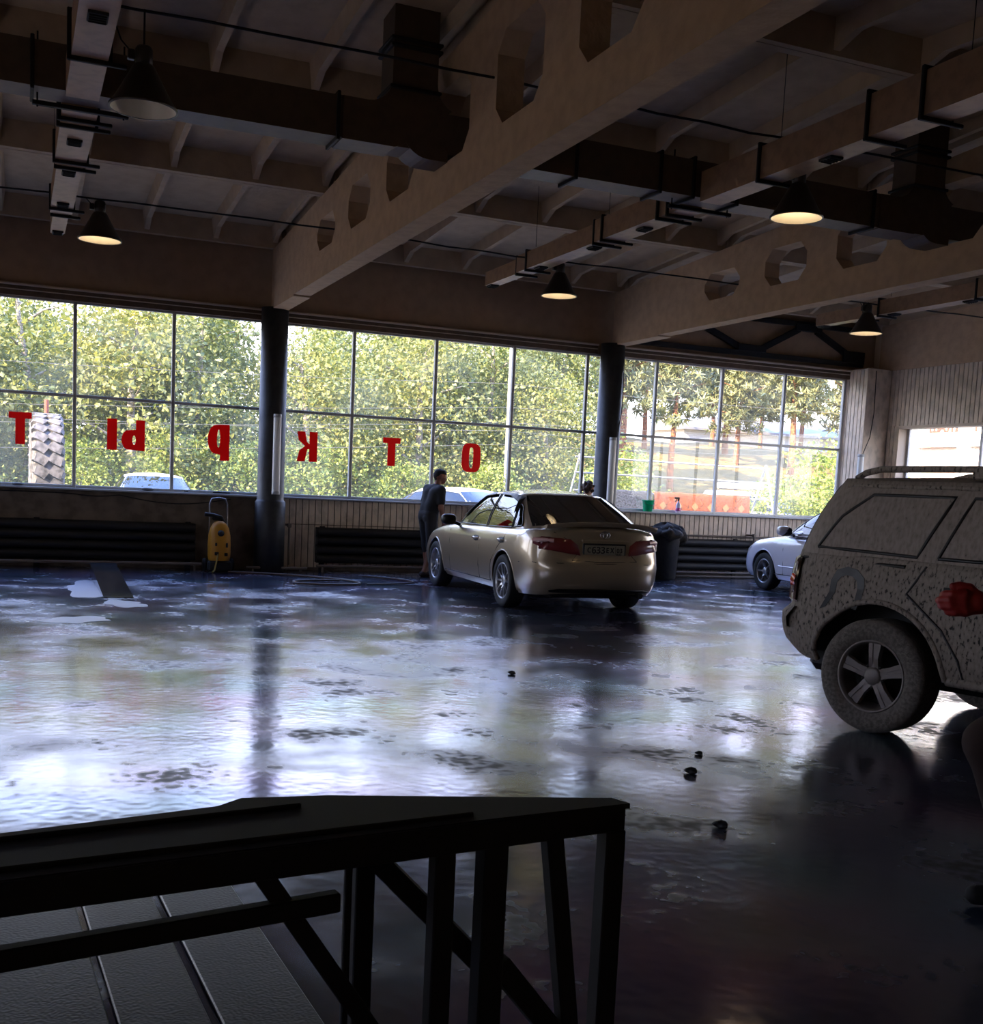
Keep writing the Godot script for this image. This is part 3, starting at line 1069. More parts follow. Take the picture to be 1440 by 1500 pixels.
# ---------------------------------------------------------------- ducts, lamps, letters and other fittings
func fittings() -> void:
	var zf := 7.95
	var zr := 7.62
	var d := thing("main_air_duct", "dark square air duct running across the hall through the roof beams", "duct", Vector3.ZERO)
	var st := S()
	mm(st, Vector3(-7.9, 4.43, zr), Vector3(13.6, 4.78, zf))
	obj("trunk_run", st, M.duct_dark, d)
	for bx in [-2.17, 3.73, 9.65]:
		# tee with flared sides rising into the roof, just left of each beam
		var o: float = bx - 3.73
		var pts := PackedVector2Array([Vector2(2.62, 4.78), Vector2(2.62, 4.42), Vector2(3.1, 4.42)])
		pts.append_array(arc(Vector2(3.42, 4.62), 0.26, 0.26, 215, 270, 5))
		pts.append_array(P2([3.60, 4.36, 3.60, 4.79]))
		pts.append_array(arc(Vector2(3.70, 5.02), 0.22, 0.23, 250, 180, 6))
		pts.append_array(P2([3.48, 5.75, 3.06, 5.75]))
		pts.append_array(arc(Vector2(2.84, 4.98), 0.22, 0.2, 0, -90, 6))
		st = S()
		prism(st, pts, zf - zr + 0.02, Transform3D(Basis(), Vector3(o, 0, zr - 0.01)))
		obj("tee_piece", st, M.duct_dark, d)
		st = S()
		for y in [4.93, 5.28, 5.34]:
			st = S()
			bbox(st, Vector3(o + 3.27, y, (zf + zr) / 2), Vector3(0.48, 0.028, 0.42))
			obj("flange", st, M.iron, d)
	for x in [-5.0, -1.0, 0.12, 2.58, 4.9, 5.82, 6.2, 6.72, 8.45, 11.5]:
		st = S()
		bbox(st, Vector3(x, 4.605, (zf + zr) / 2), Vector3(0.03, 0.41, 0.39))
		obj("flange", st, M.iron, d)
	for i in 3:
		var x: float = [0.49, 6.4, 12.35][i]
		var t := thing("branch_air_duct", ["tan branch air duct running towards the left window", "tan branch air duct over the gold sedan in the middle bay", "tan branch air duct in the right-hand bay"][i], "duct", Vector3(x, 4.38, 0))
		# narrower sections towards the window: [z0, z1, width, height]
		for s in [[2.25, 3.45, 0.17, 0.19], [3.45, 5.75, 0.24, 0.22], [5.75, 7.60, 0.28, 0.25], [7.97, 10.4, 0.25, 0.29], [10.4, 18.3, 0.27, 0.33]]:
			st = S()
			mm(st, Vector3(-s[2] / 2, 0, s[0] + 0.004), Vector3(s[2] / 2, s[3], s[1] - 0.004))
			obj("duct_section", st, M.duct, t)
		for f in [[3.42, 0.2, 0.22], [3.78, 0.25, 0.24], [5.72, 0.26, 0.25], [5.95, 0.3, 0.26], [7.2, 0.31, 0.27], [7.4, 0.31, 0.27], [8.95, 0.28, 0.31], [10.4, 0.30, 0.35], [11.0, 0.30, 0.35]]:
			st = S()
			bbox(st, Vector3(0, f[2] / 2, f[0]), Vector3(f[1] + 0.03, f[2] + 0.03, 0.03))
			obj("flange", st, M.iron, t)
			st = S()
			bbox(st, Vector3(0.05, -0.018, f[0]), Vector3(f[1] + 0.13, 0.03, 0.035))
			obj("support_angle", st, M.iron, t)
		for z in [2.35, 4.0, 5.5, 6.68, 9.8, 12.6, 14.5]:
			st = S()
			bbox(st, Vector3(0, -0.008, z), Vector3(0.13, 0.024, 0.17), 0.004)
			for k in 4:
				bbox(st, Vector3(0, -0.024, z - 0.06 + 0.04 * k), Vector3(0.11, 0.012, 0.01), 0.002)
			obj("air_grille", st, M.iron, t)
		st = S()
		bbox(st, Vector3(0, -0.03, 7.78), Vector3(0.74, 0.035, 0.05))
		obj("support_angle", st, M.iron, t)
		for sg in [-1.0, 1.0]:
			st = S()
			tube(st, [Vector3(sg * 0.33, -0.06, 7.78), Vector3(sg * 0.33, 0.52, 7.78)], 0.008, 6)
			obj("hanger", st, M.wire, t)
		for z in [4.0, 6.0, 9.2, 11.4]:
			for sg in [-0.6]:
				st = S()
				tube(st, [Vector3(sg * 0.15, 0.25, z), Vector3(sg * 0.15, roof_y(z) - 4.38 + 0.3, z)], 0.0035, 5)
				obj("hanger", st, M.wire, t)
	lamps()
	# red letters on the panes: seen from inside they read backwards
	var red := []
	red.append(["letter", "red letter T sticker on the left pane beside the giant tyre", P2([0, 0.37, 0, 0.46, 0.31, 0.46, 0.31, 0.37, 0.22, 0.37, 0.22, 0, 0.09, 0, 0.09, 0.37]), -0.08, 1.765])
	var soft := P2([0.54, 0.46, 0.41, 0.46, 0.41, 0.315, 0.28, 0.30])
	soft.append_array(arc(Vector2(0.31, 0.16), 0.105, 0.15, 120, 250, 6))
	soft.append_array(P2([0.54, 0]))
	red.append(["letter", "red backward letter made of a stem and a bowl above the parked white car", soft, 1.27, 1.755])
	var er := P2([0.33, 0.55, 0.33, 0.0, 0.19, 0.0, 0.19, 0.09])
	er.append_array(arc(Vector2(0.12, 0.32), 0.12, 0.22, 270, 90, 10))
	er.append_array(P2([0.19, 0.55]))
	red.append(["letter", "red backward letter P sticker just left of the left column", er, 2.74, 1.68])
	red.append(["letter", "red backward letter K sticker just right of the left column", P2([0.33, 0.47, 0.33, 0, 0.2, 0, 0.2, 0.2, 0.17, 0.19, 0.13, 0.0, 0.0, 0, 0.04, 0.17, 0.13, 0.245, 0.03, 0.33, 0.0, 0.47, 0.13, 0.47, 0.16, 0.31, 0.2, 0.28, 0.2, 0.47]), 4.13, 1.735])
	red.append(["letter", "red letter T sticker in the pane left of the standing man", P2([0, 0.37, 0, 0.46, 0.3, 0.46, 0.3, 0.37, 0.215, 0.37, 0.215, 0, 0.085, 0, 0.085, 0.37]), 5.55, 1.735])
	for r in red:
		st = S()
		var xf := Transform3D(Basis(), Vector3(r[3], r[4], 0.004))
		if r[3] == 1.27 or r[3] == 2.74:
			# cut the clear eye of the bowl: each half of the letter less the eye
			var c := Vector2(0.385, 0.16) if r[3] == 1.27 else Vector2(0.165, 0.33)
			var eye := arc(c, 0.025, 0.07 if r[3] == 1.27 else 0.14, 0, 345, 23)
			for h in [P2([-1, -1, c.x, -1, c.x, 1, -1, 1]), P2([c.x, -1, 1, -1, 1, 1, c.x, 1])]:
				for q in Geometry2D.intersect_polygons(r[2], h):
					for e in Geometry2D.clip_polygons(q, eye):
						prism(st, e, 0.004, xf)
			if r[3] == 1.27:
				prism(st, P2([0, 0, 0.14, 0, 0.14, 0.46, 0, 0.46]), 0.004, xf)
		else:
			prism(st, r[2], 0.004, xf)
		tag(obj("letter_sticker", st, M.letter), r[1], "letter", "red window lettering")
	st = S()
	var rings := []
	for q in [[1.0, 0.004], [1.0, 0.008], [0.28, 0.008], [0.28, 0.004], [1.0, 0.004]]:
		var ring := PackedVector3Array()
		for k in 40:
			var a := TAU * k / 40
			var c := Vector2(cos(a), sin(a))
			var e := Vector2(signf(c.x) * pow(absf(c.x), 0.55) * 0.17 * (1.0 if q[0] > 0.5 else 0.22), signf(c.y) * pow(absf(c.y), 0.55) * 0.24 * (1.0 if q[0] > 0.5 else 0.72))
			ring.append(Vector3(7.11 + e.x, 1.945 + e.y, q[1]))
		rings.append(ring)
	loft(st, rings, true, false, false, -1)
	tag(obj("letter_sticker", st, M.letter), "red letter O sticker above the gold sedan's roof", "letter", "red window lettering")
	# vertical tube lamps on the columns, switched off
	for k in [[3.70, 0.53, "white tube lamp fixed upright on the left column"], [9.52, 0.53, "white tube lamp fixed upright on the column behind the gold sedan"], [14.79, 0.66, "white tube lamp fixed upright in the corner beside the right wall"]]:
		var t := thing("tube_lamp", k[2], "lamp", Vector3(k[0], 1.2, k[1]), 0.0, "upright tube lamps")
		st = S()
		lathe(st, [Vector2(0, 0.03), Vector2(0.055, 0.03), Vector2(0.06, 0.06), Vector2(0.06, 1.16), Vector2(0.055, 1.19), Vector2(0, 1.19)], 16)
		obj("tube_cover", st, M.white_plastic, t)
		st = S()
		lathe(st, [Vector2(0, 0), Vector2(0.062, 0), Vector2(0.064, 0.05), Vector2(0, 0.05)], 16)
		lathe(st, [Vector2(0, 1.17), Vector2(0.064, 1.17), Vector2(0.062, 1.22), Vector2(0, 1.22)], 16)
		obj("end_cap", st, M.sill, t)
	# heating registers under the windows
	for k in [[-1.95, 2.55, "long dark pipe heater under the left window"], [4.45, 8.9, "dark pipe heater under the middle window behind the man"], [10.5, 14.4, "dark pipe heater under the right window behind the white sedan"]]:
		var t := thing("pipe_heater", k[2], "heater", Vector3(k[0], 0, 0.2), 0.0, "pipe heaters")
		var L: float = k[1] - k[0]
		for i in 4:
			st = S()
			tube(st, [Vector3(0, 0.20 + 0.145 * i, 0), Vector3(L, 0.20 + 0.145 * i, 0)], 0.066, 14)
			obj("heater_pipe", st, M.register, t)
		st = S()
		for x in [0.1, L / 2, L - 0.1]:
			bbox(st, Vector3(x, 0.36, -0.06), Vector3(0.08, 0.72, 0.05))
		obj("bracket", st, M.iron, t)
		st = S()
		bbox(st, Vector3(L / 2, 0.42, -0.105), Vector3(L, 0.56, 0.02))
		obj("back_plate", st, M.register, t)
	# pale pipes low along the wall
	for k in [[-1.95, 2.62, 0.10, "pale pipe along the foot of the wall under the left window"], [3.3, 4.25, 0.06, "short pale pipe on the floor beside the left column"], [4.4, 8.6, 0.10, "pale pipe along the foot of the wall behind the man"], [10.55, 14.5, 0.10, "upper of two pale pipes at the foot of the wall right of the barrel"], [10.55, 14.5, 0.03, "lower of two pale pipes at the foot of the wall right of the barrel"]]:
		st = S()
		tube(st, [Vector3(k[0], k[2], 0.42), Vector3(k[1], k[2], 0.42)], 0.022, 8)
		for x in [k[0] + 0.1, k[1] - 0.1]:
			bbox(st, Vector3(x, k[2] / 2, 0.42), Vector3(0.03, k[2], 0.03), 0.003)
		tag(obj("floor_pipe", st, M.pipe), k[3], "pipe", "pale wall pipes")
	for k in [[3.98, 0.1, 0.72, "thin upright pipe right of the left column"], [12.75, 0.1, 0.8, "thin pale upright pipe in front of the white sedan's nose"]]:
		st = S()
		tube(st, [Vector3(k[0], k[1], 0.30), Vector3(k[0], k[2], 0.30)], 0.018, 8)
		bbox(st, Vector3(k[0], k[2], 0.30), Vector3(0.06, 0.06, 0.06))
		bbox(st, Vector3(k[0], k[2], 0.18), Vector3(0.03, 0.03, 0.24))
		tag(obj("riser_pipe", st, M.pipe), k[3], "pipe")
	st = S()
	tube(st, [Vector3(10.3, 0.765, 0.13), Vector3(14.4, 0.765, 0.13)], 0.014, 8)
	for x in [10.5, 12.4, 14.2]:
		bbox(st, Vector3(x, 0.765, 0.1), Vector3(0.03, 0.03, 0.08))
	tag(obj("wall_pipe", st, M.pipe), "thin pale pipe along the panelling above the right heater", "pipe")

func lamps() -> void:
	var rows := [[8.98, [[0.86, "large conical pendant lamp hanging in front of the duct at top left"], [6.70, "conical pendant lamp with pale inside hanging at upper right"], [12.55, "conical pendant lamp over the foamy off-roader"]]], [3.75, [[0.90, "conical pendant lamp hanging beside the tan duct at left"], [6.80, "conical pendant lamp at the end of the middle tan duct"], [12.05, "conical pendant lamp in front of the dark wall truss"]]]]
	for r in rows:
		var z: float = r[0]
		var yw := 4.78 if z > 5 else 4.55
		for k in r[1]:
			var t := thing("pendant_lamp", k[1], "lamp", Vector3(k[0], 4.08, z), 0.0, "pendant lamps")
			var st := S()
			lathe(st, [Vector2(0.232, 0.0), Vector2(0.245, 0.0), Vector2(0.245, 0.018), Vector2(0.228, 0.03), Vector2(0.17, 0.13), Vector2(0.115, 0.23), Vector2(0.085, 0.29), Vector2(0.07, 0.31), Vector2(0.0, 0.315)], 36)
			obj("shade", st, M.lampshade, t)
			st = S()
			lathe(st, [Vector2(0.0, 0.30), Vector2(0.075, 0.285), Vector2(0.16, 0.12), Vector2(0.234, 0.004)], 36)
			obj("reflector", st, M.lamp_inside, t)
			var lit: bool = not (z > 5 and k[0] < 2)
			st = S()
			lathe(st, [Vector2(0, 0.10), Vector2(0.045, 0.12), Vector2(0.055, 0.16), Vector2(0.03, 0.24), Vector2(0.025, 0.29), Vector2(0, 0.29)], 16)
			var bm := mk(Color(0.9, 0.9, 0.86), 0.2)
			if lit:
				bm.emission_enabled = true
				bm.emission = Color(1.0, 0.91, 0.78)
				bm.emission_energy_multiplier = 1.5
				var li := OmniLight3D.new()
				li.name = "lamp_light"
				li.light_color = Color(1.0, 0.91, 0.78)
				li.light_energy = 0.14
				li.light_size = 0.04
				li.omni_range = 30.0
				li.omni_attenuation = 2.0
				li.shadow_enabled = true
				li.position = Vector3(0, 0.17, 0)
				t.add_child(li, true)
			obj("bulb", st, bm, t)
			st = S()
			lathe(st, [Vector2(0.0, 0.30), Vector2(0.062, 0.30), Vector2(0.062, 0.42), Vector2(0.05, 0.44), Vector2(0.0, 0.44)], 16)
			bbox(st, Vector3(-0.09, 0.37, 0), Vector3(0.05, 0.07, 0.05))
			obj("lamp_holder", st, M.lampshade, t)
			st = S()
			tube(st, [Vector3(0, 0.43, 0), Vector3(0, yw - 4.08, 0)], 0.008, 6)
			tube(st, [Vector3(-0.09, 0.39, 0), Vector3(-0.16, 0.46, 0), Vector3(-0.25, yw - 4.09, 0)], 0.006, 6)
			obj("hanger", st, M.wire, t)
		var st := S()
		var pts := []
		for i in 49:
			var x := -7.9 + 23.2 * i / 48
			pts.append(Vector3(x, yw - 0.02 + 0.03 * absf(sin(x * 0.53)) + 0.008 * sin(x * 7.0), z))
		tube(st, pts, 0.011, 6)
		tag(obj("lamp_cable", st, M.wire), "black cable strung across the hall carrying the %s row of pendant lamps" % ("near" if z > 5 else "far"), "cable")

# ---------------------------------------------------------------- smaller things
func hose(pts: Array, r: float, m: Material, label: String) -> void:
	var c := Curve3D.new()
	for i in pts.size():
		var t: Vector3 = (pts[mini(i + 1, pts.size() - 1)] - pts[maxi(i - 1, 0)]) * 0.22
		c.add_point(pts[i], -t, t)
	var st := S()
	var out := []
	for i in 81:
		out.append(c.sample_baked(c.get_baked_length() * i / 80.0, true))
	tube(st, out, r, 8)
	tag(obj("hose", st, m), label, "hose")

func props() -> void:
	# pressure washer
	var yel := mk(Color(0.72, 0.50, 0.08), 0.5)
	var t := thing("pressure_washer", "yellow upright pressure washer with a black handle below the window", "pressure washer", Vector3(2.86, 0, 0.55))
	var st := S()
	var rings := []
	for q in [[0.17, 0.155, 0.13], [0.24, 0.165, 0.15], [0.40, 0.168, 0.155], [0.55, 0.16, 0.15], [0.66, 0.135, 0.13], [0.73, 0.095, 0.10], [0.765, 0.045, 0.05]]:
		var ring := PackedVector3Array()
		for k in 24:
			var a := -TAU * k / 24
			ring.append(Vector3(signf(cos(a)) * pow(absf(cos(a)), 0.75) * q[1], q[0], signf(sin(a)) * pow(absf(sin(a)), 0.75) * q[2]))
		rings.append(ring)
	loft(st, rings, true, true, true)
	obj("housing", st, yel, t)
	st = S()
	bbox(st, Vector3(0, 0.09, 0), Vector3(0.36, 0.16, 0.30), 0.03)
	obj("base", st, M.black, t)
	for sg in [-1.0, 1.0]:
		st = S()
		lathe(st, [Vector2(0, -0.03), Vector2(0.09, -0.03), Vector2(0.1, 0), Vector2(0.09, 0.03), Vector2(0, 0.03)], 20, Transform3D(Basis(Vector3.BACK, PI / 2), Vector3(sg * 0.20, 0.1, -0.06)))
		obj("wheel", st, M.rubber, t)
	st = S()
	tube(st, [Vector3(-0.13, 0.5, -0.12), Vector3(-0.13, 1.02, -0.13), Vector3(-0.10, 1.09, -0.13), Vector3(0.0, 1.11, -0.13), Vector3(0.10, 1.09, -0.13), Vector3(0.13, 1.02, -0.13), Vector3(0.13, 0.5, -0.12)], 0.014, 8)
	obj("handle", st, M.steel, t)
	st = S()
	tube(st, [Vector3(-0.22, 0.86, -0.02), Vector3(-0.1, 0.85, -0.02), Vector3(0.02, 0.82, -0.02), Vector3(0.08, 0.72, -0.03)], 0.03, 8)
	bbox(st, Vector3(-0.03, 0.80, -0.02), Vector3(0.16, 0.06, 0.05), 0.02)
	obj("spray_gun", st, M.black, t)
	st = S()
	lathe(st, [Vector2(0.0, 0.03), Vector2(0.035, 0.03), Vector2(0.04, 0.0), Vector2(0.05, -0.01)], 18, Transform3D(Basis(Vector3.RIGHT, PI / 2), Vector3(0.0, 0.585, 0.155)))
	obj("dial", st, M.black, t)
	for q in [[-0.07, 0.42, 0.03, 0.05], [0.09, 0.41, 0.03, 0.07], [-0.06, 0.28, 0.06, 0.05], [0.08, 0.27, 0.05, 0.05]]:
		st = S()
		bbox(st, Vector3(q[0], q[1], 0.152), Vector3(q[2], q[3], 0.02), 0.006)
		obj("port", st, M.black, t)
	st = S()
	tube(st, [Vector3(-0.04, 0.27, 0.16), Vector3(-0.06, 0.2, 0.2), Vector3(-0.1, 0.04, 0.24), Vector3(-0.14, 0.015, 0.3)], 0.012, 8)
	obj("inlet_hose", st, mk(Color(0.55, 0.48, 0.2), 0.5), t)
	# bin stuffed with dark rags beside the sedan
	t = thing("waste_barrel", "dark barrel heaped with grimy rags right of the gold sedan", "barrel", Vector3(10.55, 0, 0.62))
	st = S()
	lathe(st, [Vector2(0, 0.0), Vector2(0.27, 0.0), Vector2(0.29, 0.03), Vector2(0.33, 0.70), Vector2(0.345, 0.73), Vector2(0.345, 0.76), Vector2(0.32, 0.76), Vector2(0.0, 0.70)], 28)
	obj("barrel_body", st, tripl(mk(Color(0.16, 0.14, 0.12), 0.6), ntex["stain2"], Vector3(1.5, 1.5, 1.5)), t)
	var rag := tripl(mk(Color(0.17, 0.14, 0.12), 0.95), ntex["stain2"], Vector3(2, 2, 2))
	for k in [[-0.2, 0.80, 0.05, 0.24, 0.11], [0.1, 0.84, 0.0, 0.26, 0.14], [0.28, 0.76, 0.1, 0.16, 0.16], [-0.38, 0.74, 0.08, 0.16, 0.12], [0.0, 0.78, 0.24, 0.2, 0.12]]:
		st = S()
		rings = []
		for i in 9:
			var v := PI * (i / 8.0 - 0.5)
			var ring := PackedVector3Array()
			for j in 16:
				var a := -TAU * j / 16
				var w := 1.0 + 0.22 * sin(a * 3 + i * 1.3 + k[0] * 9) + 0.12 * sin(a * 5 + i)
				ring.append(Vector3(k[0] + cos(a) * cos(v) * k[3] * w, k[1] + sin(v) * k[4] * (1 + 0.2 * sin(a * 4)), k[2] + sin(a) * cos(v) * k[3] * w))
			rings.append(ring)
		loft(st, rings)
		obj("rag", st, rag, t)
	# green bucket and spray bottle on the sill
	t = thing("bucket", "small bright green plastic bucket on the window sill", "bucket", Vector3(10.54, 1.166, 0.11))
	st = S()
	lathe(st, [Vector2(0, 0), Vector2(0.078, 0), Vector2(0.082, 0.01), Vector2(0.105, 0.19), Vector2(0.122, 0.192), Vector2(0.122, 0.206), Vector2(0.1, 0.206), Vector2(0.075, 0.02), Vector2(0, 0.02)], 28)
	var gm := mk(Color(0.0, 0.62, 0.42), 0.4)
	gm.backlight_enabled = true
	gm.backlight = Color(0.1, 0.7, 0.5)
	obj("pail", st, gm, t)
	st = S()
	tube(st, [Vector3(-0.115, 0.19, 0), Vector3(-0.09, 0.13, 0.09), Vector3(0, 0.11, 0.118), Vector3(0.09, 0.13, 0.09), Vector3(0.115, 0.19, 0)], 0.004, 6)
	obj("handle", st, M.steel, t)
	t = thing("spray_bottle", "clear spray bottle with a black trigger on the window sill", "bottle", Vector3(11.18, 1.166, 0.10))
	st = S()
	lathe(st, [Vector2(0, 0), Vector2(0.04, 0), Vector2(0.044, 0.01), Vector2(0.044, 0.12), Vector2(0.035, 0.16), Vector2(0.015, 0.19), Vector2(0.015, 0.21), Vector2(0, 0.21)], 20)
	obj("body", st, mk(Color(0.86, 0.80, 0.86), 0.25), t)
	st = S()
	lathe(st, [Vector2(0.0445, 0.03), Vector2(0.0455, 0.03), Vector2(0.0455, 0.09), Vector2(0.0445, 0.09)], 20)
	obj("label_band", st, mk(Color(0.75, 0.35, 0.55), 0.4), t)
	st = S()
	bbox(st, Vector3(0, 0.235, 0), Vector3(0.03, 0.05, 0.03))
	bbox(st, Vector3(-0.03, 0.265, 0), Vector3(0.1, 0.035, 0.028))
	bbox(st, Vector3(-0.045, 0.225, 0), Vector3(0.012, 0.06, 0.02), 0.003, Basis(Vector3.BACK, -0.4))
	obj("trigger", st, M.black, t)
	# odds and ends on the left sill
	for k in [[0.05, 0.08, 0.05, "grey rag lump on the sill under the giant tyre"], [1.85, 0.09, 0.05, "grey rag lump on the sill under the parked car"]]:
		st = S()
		rings = []
		for i in 7:
			var v := PI * (i / 6.0 - 0.5)
			var ring := PackedVector3Array()
			for j in 12:
				var a := -TAU * j / 12
				ring.append(Vector3(k[0] + cos(a) * cos(v) * k[1] * (1 + 0.2 * sin(a * 3)), 1.165 + (sin(v) * 0.5 + 0.5) * k[2], 0.1 + sin(a) * cos(v) * 0.05))
			rings.append(ring)
		loft(st, rings)
		tag(obj("rag", st, mk(Color(0.45, 0.45, 0.45), 0.9)), k[3], "rag")
	for k in [[2.42, 0.06, "short black brush lying on the sill"], [2.95, 0.26, "long black squeegee lying on the sill beside the left column"]]:
		t = thing("wiper", k[2], "tool", Vector3(k[0], 1.178, 0.1))
		st = S()
		bbox(st, Vector3(0, 0.01, 0), Vector3(k[1], 0.02, 0.03))
		obj("blade", st, M.black, t)
		st = S()
		tube(st, [Vector3(0, 0.015, 0), Vector3(-k[1] * 0.45, 0.015, 0.04)], 0.008, 6)
		obj("handle", st, M.black, t)
	# loose cable sagging along the left parapet
	st = S()
	var pts := []
	for i in 61:
		var x := -1.2 + 4.3 * i / 60
		pts.append(Vector3(x, 1.09 - 0.10 * absf(sin(x * 1.9 + 0.4)) * smoothstep(0.6, 1.6, x), 0.06))
	tube(st, pts, 0.008, 6)
	tag(obj("wall_cable", st, M.wire), "black cable sagging along the plaster under the left window", "cable")
	st = S()
	tube(st, [Vector3(15.02, 4.0, 0.63), Vector3(15.04, 3.2, 0.63), Vector3(14.98, 2.75, 0.64), Vector3(14.82, 2.43, 0.67)], 0.008, 6)
	tag(obj("wall_cable", st, M.wire), "black cable hanging down the corner to the tube lamp", "cable")
	st = S()
	tube(st, [Vector3(9.77, 4.0, 0.3), Vector3(9.785, 3.2, 0.3), Vector3(9.75, 2.9, 0.36), Vector3(9.60, 2.43, 0.52)], 0.008, 6)
	tag(obj("wall_cable", st, M.wire), "black cable hanging down the column behind the gold sedan", "cable")
	# hoses on the floor
	hose([Vector3(2.95, 0.02, 0.85), Vector3(3.6, 0.02, 1.1), Vector3(4.3, 0.02, 1.7), Vector3(4.55, 0.02, 2.3), Vector3(4.3, 0.02, 2.65), Vector3(3.75, 0.02, 2.6), Vector3(3.6, 0.02, 2.35), Vector3(3.8, 0.02, 2.1), Vector3(4.35, 0.02, 2.0)], 0.016, mk(Color(0.30, 0.22, 0.14), 0.5), "brown pressure hose curling on the floor from the yellow washer")
	hose([Vector3(4.6, 0.02, 2.55), Vector3(5.2, 0.02, 2.4), Vector3(5.45, 0.02, 2.0), Vector3(5.2, 0.02, 1.5), Vector3(4.9, 0.02, 1.3)], 0.014, mk(Color(0.26, 0.19, 0.14), 0.5), "brown hose loop on the floor left of the gold sedan")
	# smooth sheet in the puddle, shaped as a wedge to catch window reflections
	st = S()
	prism(st, P2([0, 0.001, 2.6, 0.001, 2.6, 0.008, 0.04, 0.20, 0, 0.19]), 0.33, Transform3D(Basis(Vector3(0, 0, 1), Vector3.UP, Vector3(-1, 0, 0)), Vector3(1.27, 0, 1.8)))
	tag(obj("tilted_sheet", st, mk(Color(0.55, 0.56, 0.60), 0.06, 0.9)), "shiny dark sheet in a puddle on the left floor, tilted to reflect the windows", "tilted_sheet")
	# pale patches painted for the bright window reflection in the puddle round the sheet
	for q in [[0.85, 3.4, 0.55, 1.6, "puddle left of the shiny sheet, its bright reflection painted pale"], [1.12, 5.0, 0.42, 0.55, "puddle at the near end of the shiny sheet, its bright reflection painted pale"], [0.55, 6.4, 0.5, 0.5, "small puddle nearer than the shiny sheet, its bright reflection painted pale"]]:
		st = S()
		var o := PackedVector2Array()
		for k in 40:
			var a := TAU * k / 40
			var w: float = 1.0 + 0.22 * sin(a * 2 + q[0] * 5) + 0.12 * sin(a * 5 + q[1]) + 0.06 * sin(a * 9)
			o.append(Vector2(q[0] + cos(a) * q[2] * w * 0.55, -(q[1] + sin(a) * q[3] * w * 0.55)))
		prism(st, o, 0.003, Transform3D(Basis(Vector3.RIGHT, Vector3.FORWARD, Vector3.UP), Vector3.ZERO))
		tag(obj("painted_reflection", st, mk(Color(0.62, 0.63, 0.68), 0.35)), q[4], "puddle")
	# lumps of mud on the floor
	for k in [[3.31, 12.97, 0.034, "black lump of mud on the floor left of the off-roader's wheel"], [2.9, 13.85, 0.034, "black lump of mud on the floor nearest the dark trestle"], [3.6, 12.6, 0.022, "tiny crumb of mud beside the black lump"], [3.62, 9.9, 0.03, "small dark crumb on the wet floor behind the gold sedan"]]:
		st = S()
		rings = []
		for i in 7:
			var v := PI * (i / 6.0 - 0.5)
			var ring := PackedVector3Array()
			for j in 12:
				var a := -TAU * j / 12
				var w := 1 + 0.3 * sin(a * 3 + i) + 0.2 * sin(a * 5)
				ring.append(Vector3(k[0] + cos(a) * cos(v) * k[2] * w, (sin(v) * 0.5 + 0.48) * k[2] * 1.1, k[1] + sin(a) * cos(v) * k[2] * w))
			rings.append(ring)
		loft(st, rings)
		tag(obj("mud_lump", st, M.black), k[3], "mud")
	trestle()

